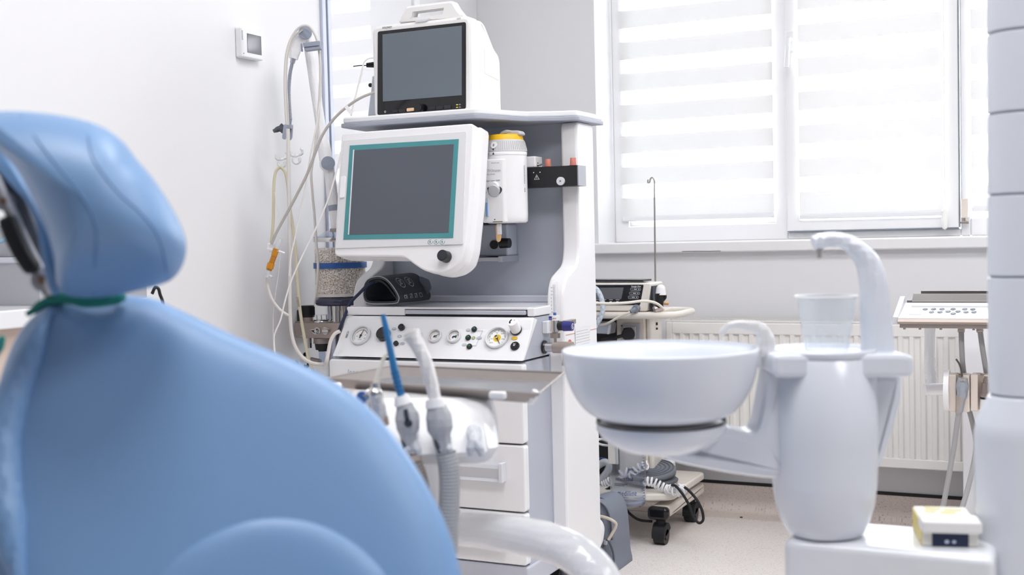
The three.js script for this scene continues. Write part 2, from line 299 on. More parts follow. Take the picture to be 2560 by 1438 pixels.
// ---- radiator under the window
{
  const t = thing('radiator', 'white fluted panel radiator under the window sill', 'radiator');
  const z = -3.88, xa = onZ(1662, 800, z).x, xb = 0.5, yt = onZ(1700, 800, z).y, y0 = onZ(2200, 1168, z).y;
  const pts = [], pitch = 0.0335; pts.push([xa + 0.02, z]);
  for (let x = xa + 0.022; x < xb - 0.04; x += pitch) pts.push([x + 0.008, z], [x + 0.013, z - 0.006], [x + pitch - 0.008, z - 0.006], [x + pitch - 0.003, z]);
  pts.push([xb - 0.02, z], [xb - 0.02, z - 0.02], [xa + 0.02, z - 0.02]);
  const rm = M('#f0eeeb', 0.35);
  mesh('fluted_panel', extY(pts, y0 + 0.03, yt - 0.045, 0), rm, t);
  mesh('panel_rim', join([box(xa + 0.024, xb, y0, y0 + 0.031, z - 0.02, z + 0.001, 0.004), box(xa + 0.024, xb, yt - 0.047, yt - 0.008, z - 0.02, z + 0.001, 0.004), box(xa + 0.004, xa + 0.024, y0, yt - 0.008, z - 0.02, z + 0.001, 0.003)]), rm, t);
  mesh('side_cover', box(xa, xa + 0.004, y0 + 0.005, yt, z - 0.1, z - 0.004, 0.001), rm, t);
  const bars = []; for (let x = xa + 0.01; x < xb; x += 0.0125) bars.push(new THREE.BoxGeometry(0.005, 0.002, 0.085).rotateY(0.5).translate(x, yt - 0.001, z - 0.05));
  mesh('top_grille', join([...bars, box(xa, xb, yt - 0.006, yt, z - 0.006, z - 0.002, 0), box(xa, xb, yt - 0.006, yt, z - 0.1, z - 0.096, 0)]), rm, t);
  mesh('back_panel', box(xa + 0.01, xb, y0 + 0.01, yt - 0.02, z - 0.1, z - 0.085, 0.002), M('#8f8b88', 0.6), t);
  for (const x of [xa + 0.2, xb - 0.2]) mesh('bracket', box(x, x + 0.03, y0 + 0.05, yt - 0.1, ZB + 0.001, z - 0.1, 0), rm, t);
}
// ---- thermostat
{
  const t = thing('thermostat', 'small square white thermostat with a mirror-like screen on the wall', 'thermostat');
  const x = XL + 0.022, a = onX(603, 68, x), b = onX(605, 145, x), c = onX(657, 84, x);
  const z0 = c.z, z1 = a.z, y0 = onX(630, 147, x).y, y1 = onX(630, 72, x).y;
  mesh('housing', box(XL, x, y0, y1, z0, z1, 0.005), whiteGloss, t);
  const s = (p) => onX(p[0], p[1], x + 0.001), sa = s([618, 83]), sb = s([653, 91]), sc = s([619, 131]);
  mesh('screen', box(x - 0.002, x + 0.001, sc.y, sa.y, sb.z, sa.z, 0.0005), M('#6a686d', 0.08, 0.5), t, 'dark mirror-like screen');
  const slots = []; for (let i = 0; i < 8; i++) { const y = y1 - 0.012 - i * 0.0032; slots.push(box(x - 0.001, x + 0.0006, y, y + 0.0014, z1 - 0.006, z1 - 0.002, 0)); }
  mesh('vent_slots', join(slots), midGrey, t);
  mesh('indicator', disc(new V3(x, y0 + 0.01, z1 - 0.007), FX, 0.0012, 0.001), black, t);
}

// ================================================================ ANAESTHESIA MACHINE
const CX0 = -1.21, CX1 = -1.165, CZU = -2.845, CZL = -2.735, CZB = -2.96, WZ = -2.64, DZ = -2.57, PB = -2.88;
const LX = -1.75;                                                     // left end of the cabinet
const machine = thing('anaesthesia_machine', 'white and grey anaesthesia workstation with gauges, drawers and worktop', 'medical machine');
{
  const m = machine, yA = onZ(1410, 632, CZU).y, yB = onZ(1378, 740, CZL).y, yBot = onZ(1383, 1424, CZL).y, SH = 1.24;
  const prof = [[CZB, SH], [CZU, SH], [CZU, yA + 0.01], [CZU + 0.012, yA - 0.03], [CZL - 0.022, yB + 0.045], [CZL - 0.003, yB + 0.012], [CZL, yB - 0.02], [CZL, yBot], [CZB, yBot]];
  for (const [a, b] of [[CX0, CX1], [LX - 0.03, LX + 0.012]]) mesh('side_column', extX(prof, a, b, 0.006, 0.02), white, m);
  mesh('back_panel', box(LX, CX0 + 0.01, 0.2, SH, PB - 0.02, PB, 0), bodyGrey, m);
  // shelf on top
  const y0 = SH, y1 = onZ(860, 309, -2.62).y, y2 = onZ(860, 294, -2.62).y;
  const rz = -2.826, rx = -1.155;
  const plan = (o) => { const p = []; p.push([LX + 0.0 - o, -3.0], [LX + 0.028 - o, -2.62 + o]); for (let i = 0; i <= 10; i++) { const f = i / 10, s = f * f * (3 - 2 * f); p.push([-1.345 + f * 0.085 + o * 0.4, -2.62 + (rz + 2.62) * 0.78 * s * 1 + o]); } p.push([-1.20, rz + 0.012 + o], [rx + o, rz + o], [rx + o + 0.002, -3.0]); return p; };
  mesh('shelf_trim', extY(plan(0.004), y0, y1, 0.002, 0.012), M('#a9aebb', 0.45), m, 'grey edge band of the top shelf');
  mesh('top_shelf', extY(plan(0), y1, y2, 0.004, 0.012), whiteGloss, m);
  for (const px of [1031, 1147]) { const p = onY(px, px < 1100 ? 312 : 302, y0); mesh('shelf_lamp', disc(new V3(p.x, y0, p.z - 0.03), new V3(0, -1, 0), 0.01, 0.004, 20), paleGrey, m); }
  // worktop
  const wy = 0.779, wl = onZ(866, 775, WZ).x, wr = onZ(1336, 778, WZ).x, ta = onZ(1012, 780, WZ).x, tb = onZ(1317, 780, WZ).x, wb = 0.757;
  mesh('worktop', join([box(wl, ta, wb, wy, PB, WZ, 0.004), box(tb, wr, wb, wy, PB, WZ, 0.004), box(ta - 0.002, tb + 0.002, wy - 0.006, wy, PB, WZ, 0.002)]), whiteGloss, m);
  mesh('pull_out_tray', box(ta + 0.003, tb - 0.003, wb + 0.004, wy - 0.0075, PB + 0.05, WZ + 0.003, 0.002), lightGrey, m, 'flat grey pull-out writing tray');
  mesh('tray_slot', box(ta, tb, wb - 0.001, wb + 0.004, PB + 0.05, WZ - 0.004, 0), softBlack, m);
  mesh('work_upstand', box(LX, CX0, wy, wy + 0.018, PB, PB + 0.03, 0.004), lightGrey, m);
  // sloping control panel
  const TL = onZ(868, 790, WZ), TR = onZ(1335, 793, WZ), BL = onZ(834, 887, DZ), BR = onZ(1310, 905, DZ);
  const y3 = 0.755, y4 = 0.657, sl = new V3(0, WZ - DZ, y3 - y4).negate(); // slope
  const N = new V3(0, DZ - WZ, y3 - y4).normalize();
  const PL = new THREE.Plane().setFromNormalAndCoplanarPoint(N, new V3(0, y4, DZ));
  const px0 = LX + 0.012, px1 = CX0 + 0.008;
  mesh('control_panel', extX([[WZ, y3], [WZ + 0.008, y3 - 0.006], [WZ + 0.018, y3 - 0.028], [DZ, y4], [DZ - 0.01, y4], [WZ - 0.02, y3 - 0.006]], px0, px1, 0.002), whiteGloss, m);
  mesh('panel_housing', extX([[WZ - 0.004, y3], [DZ - 0.008, y4], [PB, y4], [PB, y3]], px0 + 0.004, px1 - 0.002, 0.001), bodyGrey, m);
  const P = (x, y) => onP(x, y, PL), EYN = new V3(0, 1, 0);
  const ex = new V3(1, 0, 0), ey = N.clone().cross(ex);
  const gauge = (px, py, r, draw, needle, hub) => {
    const c = P(px, py), g = mesh('pressure_gauge', new THREE.RingGeometry(r * 0.99, r, 4).translate(0, 0, -0.002).applyMatrix4(facing(c, N)), paleGrey, m);
    g.geometry = new THREE.LatheGeometry([[r * 0.86, 0], [r, 0], [r, 0.005], [r * 0.97, 0.008], [r * 0.88, 0.008], [r * 0.86, 0.003]].map((p) => new THREE.Vector2(...p)), 40).rotateX(Math.PI / 2).applyMatrix4(facing(c, N)); g.material = M('#e9ebf0', 0.2);
    const tx = canvasTex(256, 256, (q) => { q.fillStyle = '#f6f6f6'; q.fillRect(0, 0, 256, 256); q.translate(128, 128); draw(q); });
    const face = new THREE.CircleGeometry(r * 0.88, 40).applyMatrix4(facing(c.clone().addScaledVector(N, 0.001), N));
    mesh('dial', face, new THREE.MeshStandardMaterial({ map: tx, roughness: 0.4 }), g);
    if (needle !== undefined) {
      const dir = ex.clone().multiplyScalar(Math.cos(needle)).addScaledVector(ey, Math.sin(needle)), o = c.clone().addScaledVector(N, 0.003);
      mesh('needle', join([rod(o.clone().addScaledVector(dir, -r * 0.25), o.clone().addScaledVector(dir, r * 0.68), r * 0.045, r * 0.02, 6), disc(o.clone().addScaledVector(N, -0.001), N, r * 0.1, 0.002, 16)]), black, g);
      if (hub) mesh('needle_hub', disc(o.clone().addScaledVector(N, 0.001), N, r * 0.07, 0.001, 16), paleGrey, g);
    }
    return g;
  };
  const ticks = (q, r0, r1, a0, a1, n, w = 3, col = '#222') => { q.strokeStyle = col; q.lineWidth = w; for (let i = 0; i <= n; i++) { const a = a0 + (a1 - a0) * i / n; q.beginPath(); q.moveTo(Math.cos(a) * r0, Math.sin(a) * r0); q.lineTo(Math.cos(a) * r1, Math.sin(a) * r1); q.stroke(); } };
  const arc = (q, r, a0, a1, col, w) => { q.strokeStyle = col; q.lineWidth = w; q.beginPath(); q.arc(0, 0, r, a0, a1); q.stroke(); };
  const tx = (q, s, x, y, f, col = '#222') => { q.fillStyle = col; q.font = f; q.textAlign = 'center'; q.textBaseline = 'middle'; q.fillText(s, x, y); };
  gauge(903, 840, 0.0275, (q) => { ticks(q, 92, 108, 2.5, 6.9, 30, 3); arc(q, 88, 3.6, 5.0, '#b04a45', 7); arc(q, 88, 5.0, 5.9, '#3c7a56', 7); tx(q, '-20', -62, 10, '22px sans-serif'); tx(q, '40', 66, -12, '22px sans-serif'); tx(q, '60', 66, 38, '22px sans-serif'); tx(q, 'Paw', -10, 34, '20px sans-serif', '#4a7ea5'); tx(q, 'cmH2O', 0, 60, '18px sans-serif'); }, 1.35);
  gauge(1040, 842, 0.017, (q) => { ticks(q, 84, 104, 2.3, 7.1, 16, 4); arc(q, 100, 5.0, 7.0, '#b03a35', 8); }, 0.6);
  gauge(1088, 842, 0.0178, (q) => { ticks(q, 84, 104, 2.3, 7.1, 16, 4); arc(q, 100, 2.4, 3.4, '#b03a35', 8); arc(q, 100, 3.4, 4.4, '#d8b23a', 8); arc(q, 100, 4.6, 7.0, '#b88', 6); tx(q, 'O2', 0, 4, 'bold 66px sans-serif'); }, 0.5);
  gauge(1136, 843, 0.0178, (q) => { ticks(q, 84, 104, 2.3, 7.1, 16, 4); arc(q, 100, 2.4, 3.6, '#b03a35', 8); arc(q, 100, 3.6, 4.4, '#d8b23a', 8); arc(q, 100, 5.9, 7.0, '#b03a35', 8); q.fillStyle = '#4a8fc4'; q.beginPath(); q.moveTo(0, 0); q.arc(0, 0, 52, 2.2, 3.6); q.fill(); q.fillStyle = '#3d6a50'; q.beginPath(); q.moveTo(0, 0); q.arc(0, 0, 52, 5.4, 6.9); q.fill(); }, 0.5);
  gauge(1243, 846, 0.0295, (q) => { ticks(q, 96, 108, 2.4, 6.2, 40, 2); ticks(q, 92, 108, 2.4, 6.9, 10, 5); arc(q, 113, 3.0, 5.4, '#333', 3); q.fillStyle = '#f0c93c'; q.beginPath(); q.arc(0, 0, 50, 0, 7); q.fill(); q.fillStyle = '#5a5a50'; q.beginPath(); q.moveTo(0, 0); q.arc(0, 0, 50, 3.6, 4.4); q.fill(); tx(q, '400', -20, -72, '20px sans-serif'); tx(q, '500', 52, -62, '20px sans-serif'); tx(q, '200', -70, 10, '20px sans-serif'); tx(q, '800', 78, 10, '20px sans-serif'); tx(q, '100', -56, 62, '20px sans-serif'); }, -0.95, true);
  const knob = (name, px, py, r, h, mat) => { const c = P(px, py); return mesh(name, new THREE.LatheGeometry([[0, h], [r * 0.86, h], [r * 0.96, h * 0.9], [r, 0], [0, 0]].map((p) => new THREE.Vector2(...p)), 32).rotateX(Math.PI / 2).applyMatrix4(facing(c, N)), mat, m); };
  knob('rotary_knob', 961, 838, 0.0185, 0.014, blackGloss);
  knob('push_button', 1005, 820, 0.0085, 0.008, blackGloss);
  knob('push_button', 991, 860, 0.0068, 0.006, blackGloss);
  for (const p of [[1186, 824], [1171, 845], [1174, 867]]) { const b = knob('indicator_lamp', p[0], p[1], 0.0072, 0.004, black); const c = P(p[0], p[1]).addScaledVector(N, 0.003); mesh('lens', new THREE.SphereGeometry(0.0048, 16, 8).applyMatrix4(facing(c, N)), M('#24503f', 0.15), b); }
  { const b = knob('rocker_switch', 1288, 866, 0.0115, 0.004, black); const c = P(1288, 866).addScaledVector(N, 0.004); mesh('rocker', new THREE.BoxGeometry(0.012, 0.014, 0.004).rotateX(0.12).applyMatrix4(facing(c, N)), softBlack, b); print('switch_mark', 0.008, 0.008, canvasTex(64, 64, (q) => { q.fillStyle = '#fff'; q.fillRect(10, 6, 18, 18); q.fillRect(34, 6, 18, 18); q.fillRect(14, 38, 34, 16); }), c.clone().addScaledVector(N, 0.0026), N, b); }
  { const c = P(1291, 826), o = c.clone().addScaledVector(N, 0.03).addScaledVector(ey, 0.006); const b = mesh('flow_knob', rod(c, o, 0.0135, 0.0125, 32), white, m); mesh('knob_base', rod(c, c.clone().addScaledVector(N, 0.004), 0.0145), black, b); print('knob_mark', 0.02, 0.02, canvasTex(64, 64, (q) => { q.strokeStyle = '#16161a'; q.lineWidth = 12; q.beginPath(); q.arc(32, 32, 22, 2.2, 4.2); q.stroke(); q.fillStyle = '#16161a'; q.fillRect(40, 14, 6, 6); }), o, o.clone().sub(c).normalize(), b); }
  // printed marks on the panel
  const oval = (px, py, w, h, col, s) => print('printed_mark', w, h, canvasTex(128, 64, (q) => { q.fillStyle = col; q.beginPath(); q.ellipse(64, 32, 62, 30, 0, 0, 7); q.fill(); if (s) tx(q, s, 64, 34, 'bold 36px sans-serif', '#f4f4f4'); }), P(px, py), N, m);
  oval(985, 822, 0.0125, 0.007, '#b9c2d0', 'Air'); oval(999, 841, 0.013, 0.0085, '#b9c2d0', 'O2'); oval(1006, 859, 0.0135, 0.0085, '#b9c2d0', ''); oval(955, 821, 0.0125, 0.007, '#b9c2d0', 'O2'); oval(1171, 825, 0.013, 0.0075, '#c0c8d4', ''); oval(1161, 862, 0.013, 0.0075, '#c0c8d4', ''); oval(1184, 845, 0.0095, 0.009, '#9cac6c', 'O2'); oval(1198, 845, 0.0155, 0.009, '#c0c8d4', 'N2O'); oval(1286, 846, 0.0175, 0.0095, '#efc32f', '');
  print('patient_pictogram', 0.011, 0.022, canvasTex(64, 128, (q) => { q.strokeStyle = '#8090a8'; q.fillStyle = '#8090a8'; q.lineWidth = 6; q.beginPath(); q.arc(34, 14, 8, 0, 7); q.fill(); q.strokeRect(20, 28, 26, 40); q.strokeRect(22, 68, 10, 54); q.strokeRect(36, 68, 10, 54); }), P(868, 836), N, m);
  print('flow_diagram', 0.022, 0.05, canvasTex(64, 128, (q) => { q.strokeStyle = '#c4c8d0'; q.lineWidth = 3; q.beginPath(); q.moveTo(0, 8); q.lineTo(50, 8); q.lineTo(40, 60); q.moveTo(40, 66); q.lineTo(30, 118); q.lineTo(0, 118); q.stroke(); }), P(1196, 846), N, m);
  // cabinet and drawers
  const dx1 = onZ(1311, 1113, DZ).x, dl = LX + 0.0;
  const yk = [0.652, onZ(1310, 1113, DZ).y, onZ(1313, 1284, DZ).y, onZ(1317, 1418, DZ).y];
  mesh('cabinet_body', box(dl + 0.004, dx1 - 0.003, 0.13, 0.652, PB, DZ - 0.024, 0.002), bodyGrey, m);
  mesh('cabinet_side', box(dx1 - 0.003, dx1 + 0.001, 0.13, 0.655, PB, CZL + 0.002, 0), lightGrey, m);
  for (let i = 0; i < 3; i++) {
    const a = yk[i] - 0.0025, b = yk[i + 1] + 0.0015;
    const d = mesh('drawer', extZ(shapeOf([[dl, b], [dx1, b], [dx1, a], [dl, a]].map((p) => new THREE.Vector2(...p)), 0.01), DZ, 0.026, 0.004), whiteGloss, m);
    if (i === 0) {                                                    // top flap leans back to the panel: small finger hole and maker's word
      mesh('finger_hole', disc(onZ(1212, 988, DZ).add(new V3(0, 0, -0.001)), FZ, 0.013, 0.0015, 24), softBlack, d);
      print('maker_word', 0.07, 0.022, canvasTex(256, 80, (q) => { q.strokeStyle = '#9aa2ba'; q.lineWidth = 2; q.font = 'italic 64px sans-serif'; q.strokeText('leon', 20, 62); }), onZ(892, 932, DZ), FZ, d);
    } else {
      const hx = onZ(1266, 1180, DZ).x, hy0 = i === 1 ? onZ(1266, 1202, DZ).y : yk[2] - 0.085, hy1 = hy0 + 0.043;
      mesh('handle', join([extX([[DZ, hy1], [DZ + 0.016, hy1 - 0.004], [DZ + 0.02, hy1 - 0.012], [DZ + 0.016, hy0 + 0.006], [DZ + 0.022, hy0], [DZ, hy0]], dl + 0.07, hx - 0.01, 0.001)]), M('#cfd2d9', 0.35, 0.3), d);
      mesh('handle_end', box(hx - 0.01, hx, hy0 - 0.002, hy1 + 0.002, DZ, DZ + 0.024, 0.002), paleGrey, d);
    }
  }
  mesh('plinth', box(dl + 0.002, dx1 + 0.002, 0.11, yk[3] - 0.002, PB - 0.06, DZ - 0.002, 0.006), lightGrey, m);
  for (const [x, z] of [[dl + 0.08, DZ - 0.07], [dx1 - 0.08, DZ - 0.07], [dl + 0.08, PB], [dx1 - 0.05, PB]]) { const c = mesh('caster', rod(new V3(x - 0.012, 0.045, z), new V3(x + 0.012, 0.045, z), 0.045, 0.045, 28), softBlack, m); mesh('fork', box(x - 0.018, x + 0.018, 0.04, 0.115, z - 0.02, z + 0.02, 0.006), darkGrey, c); }
  // outlets on the right side of the panel
  { const c = onX(1360, 868, px1), o = c.clone().add(new V3(0.048, 0, 0)); const g = mesh('gas_outlet', join([rod(c, o, 0.0115, 0.0115, 28)]), steelBright, m); mesh('outlet_collar', rod(c, c.clone().add(new V3(0.004, 0, 0)), 0.0165), black, g); const e = o.clone().add(new V3(0.028, 0, 0)); mesh('elbow', join([rod(o.clone().add(new V3(-0.022, 0, 0)), e, 0.0145, 0.0145, 28), rod(new V3(e.x - 0.014, e.y - 0.004, e.z), new V3(e.x - 0.016, e.y - 0.044, e.z + 0.004), 0.0105, 0.0115, 24)]), M('#b8aca4', 0.4, 0.7), g); }
  { const c = onX(1352, 818, px1); mesh('socket_plate', box(px1 - 0.002, px1 + 0.012, 0.712, 0.742, c.z - 0.05, c.z - 0.012, 0.002), paleGrey, m); }
  // warning label and dot on the right column side
  print('instruction_label', 0.1, 0.075, canvasTex(512, 384, (q) => { q.fillStyle = '#eeeff2'; q.fillRect(0, 0, 512, 384); q.fillStyle = '#8f93a0'; for (let i = 0; i < 9; i++) { let x = 16; while (x < 440 + (i * 53) % 60) { const w = 14 + rnd() * 40; q.fillRect(x, 40 + i * 36, w, 5); x += w + 9; } } }), onX(1457, 855, CX1 + 0.001), FX, m);
  mesh('label_line', box(CX1, CX1 + 0.0006, onX(1457, 830, CX1).y, onX(1457, 830, CX1).y + 0.0016, CZB + 0.01, CZL - 0.01, 0), M('#c98a86', 0.5), m);
  mesh('red_dot', disc(onX(1424, 862, CX1), FX, 0.013, 0.001, 28), M('#c9705f', 0.5), m);
  // black manifold that carries the vaporizer
  const bz = CZU + 0.05, by0 = onZ(1400, 466, bz).y, by1 = onZ(1400, 415, bz).y, bx0 = onZ(1270, 440, bz).x, bx1 = onZ(1443, 440, bz).x;
  const bar = mesh('vaporizer_bar', box(bx0, bx1, by0, by1, CZU - 0.002, bz, 0.001), M('#1b1b1e', 0.45), m);
  mesh('end_plate', box(bx1, bx1 + 0.003, by0, by1, CZU - 0.002, bz, 0.0005), M('#95969d', 0.4, 0.3), bar);
  for (const px of [1370, 1433]) { const c = onZ(px, 416, bz - 0.02); c.y = by1; c.z = bz - 0.02; mesh('rubber_cap', lathe([[0, 0.02], [0.0072, 0.02], [0.0082, 0.003], [0.0092, 0.002], [0.0092, 0], [0, 0]], c, 28), M('#c9796a', 0.5), bar); }
  { const c = onZ(1403, 453, bz); mesh('locating_knob', disc(c, FZ, 0.0105, 0.006, 32), paleGrey, bar); mesh('knob_screw', disc(c.clone().add(new V3(0, 0, 0.006)), FZ, 0.0025, 0.001, 6), M('#7c8ba4', 0.3, 0.6), bar); }
  print('warning_triangle', 0.015, 0.014, canvasTex(128, 128, (q) => { q.strokeStyle = '#f2f2f2'; q.lineWidth = 8; q.beginPath(); q.moveTo(64, 10); q.lineTo(120, 116); q.lineTo(8, 116); q.closePath(); q.stroke(); q.fillStyle = '#f2f2f2'; q.fillRect(58, 44, 12, 40); q.fillRect(58, 92, 12, 12); }), onZ(1342, 443, bz), FZ, bar);
  for (const p of [[1334, 432], [1350, 431]]) mesh('rivet', new THREE.SphereGeometry(0.002, 12, 8).translate(...onZ(p[0], p[1], bz).toArray()), steelBright, bar);
  mesh('mount_block', box(onZ(1290, 400, bz).x, onZ(1336, 400, bz).x, by1, onZ(1320, 391, bz).y, CZU, bz - 0.005, 0.003), white, m);
  { const a = onZ(1343, 412, bz - 0.02); mesh('lock_pin', join([rod(a, a.clone().add(new V3(0.012, 0, 0)), 0.0025), rod(a, a.clone().add(new V3(0.002, 0, 0)), 0.006)]), steelBright, m); }
  // recess box, black sockets and bracket below the vaporizer
  const rb = PB + 0.06; mesh('recess_box', box(-1.45, onZ(1269, 600, rb).x, onZ(1269, 640, rb).y, onZ(1269, 560, rb).y, PB, rb, 0.006), bodyGrey, m);
  { const c = onZ(1236, 612, rb); mesh('black_socket', disc(c, FZ, 0.0115, 0.004, 28), black, m); const k = onX(1262, 608, onZ(1269, 600, rb).x); mesh('black_plug', rod(k.clone().setX(k.x - 0.012), k.clone().setX(k.x + 0.014), 0.0135, 0.0125, 28), black, m); }
  { const a = onZ(1200, 650, -2.78), b = onZ(1256, 645, -2.78); mesh('rail_bracket', join([box(-1.5, b.x - 0.008, a.y - 0.004, a.y + 0.006, -2.88, -2.78, 0.001), box(b.x - 0.01, b.x, a.y - 0.006, a.y + 0.009, -2.88, -2.775, 0.001)]), alu, m); }
  mesh('display_arm', box(-1.52, -1.43, 0.98, 1.1, PB, -2.66, 0.01), darkGrey, m);
}
// ---- ventilator display in front of the machine, leaning back
{
  const t = thing('ventilator_display', 'white touchscreen display with teal screen border and black dial knob', 'monitor');
  const a = 0.205, N = new V3(0, Math.sin(a), Math.cos(a)), O = new V3(0, 1.222, -2.60), PL = new THREE.Plane().setFromNormalAndCoplanarPoint(N, O);
  const EX = new V3(1, 0, 0), EY = N.clone().cross(EX), BM = new THREE.Matrix4().makeBasis(EX, EY, N).setPosition(O);
  const L = (p) => { const q = onP(p[0], p[1], PL).sub(O); return new THREE.Vector2(q.x, q.dot(EY)); };
  const plate = (pts, z0, depth, bevel, round) => ext(shapeOf(pts.map(L), round), depth, bevel).translate(0, 0, z0).applyMatrix4(BM);
  const out = [[852, 333], [1187, 308], [1176, 500], [1163, 622], [1152, 657], [1130, 676], [1097, 684], [1063, 678], [1042, 665], [1012, 642], [834, 641], [840, 520]];
  mesh('housing', plate(out.map(([x, y]) => [x > 1000 ? x + 5 : x, y]), -0.085, 0.07, 0.02, 0.012), white, t); mesh('rear_cover', plate([[900, 400], [1130, 380], [1120, 590], [890, 590]], -0.14, 0.06, 0.01, 0.02), paleGrey, t);
  mesh('front_shell', plate(out.map(([x, y]) => [x < 1000 ? x + 2 : x - 1, y]), -0.035, 0.036, 0.004, 0.014), white, t);
  mesh('bezel', plate([[861, 352], [1168, 329], [1159, 612], [841, 622]], 0.0, 0.004, 0.001, 0.004), M('#e3e4e7', 0.4), t, 'pale grey bezel around the screen');
  mesh('teal_border', plate([[877, 365], [1149, 349], [1135, 596], [861, 600]], 0.003, 0.0022, 0.0004, 0), M('#4a9499', 0.4), t, 'teal border of the screen');
  mesh('screen', plate([[888, 377], [1137, 362], [1124, 583], [874, 588]], 0.0042, 0.0016, 0.0003, 0), M('#565c66', 0.35), t, 'blank dark grey screen');
  mesh('screen_edge', plate([[886, 376], [889, 376], [876, 588], [873, 588]], 0.0046, 0.0018, 0.0002, 0), paleGrey, t);
  mesh('side_latch', plate([[856, 443], [867, 442], [864, 496], [853, 497]], 0.003, 0.005, 0.001, 0.004), white, t);
  const LP = (x, y, lift) => onP(x, y, PL).addScaledVector(N, lift);
  for (const x of [1078, 1093, 1108]) { print('soft_key', 0.0165, 0.014, canvasTex(64, 56, (q) => { q.strokeStyle = '#4a9499'; q.lineWidth = 4; q.beginPath(); q.ellipse(32, 28, 26, 20, -0.3, 0, 5.2); q.stroke(); q.fillStyle = '#2e6d75'; q.beginPath(); q.arc(30, 28, 7, 0, 7); q.fill(); }), LP(x, 606, 0.004), N, t); }
  const k = LP(1117, 643, 0.002);
  const kn = mesh('dial_knob', join([rod(k, k.clone().addScaledVector(N, 0.022), 0.0145, 0.0135, 36)]), M('#1b1e24', 0.35), t); mesh('knob_cap', rod(k.clone().addScaledVector(N, 0.022), k.clone().addScaledVector(N, 0.023), 0.011, 0.0105, 32), M('#2a2e36', 0.5), kn);
}
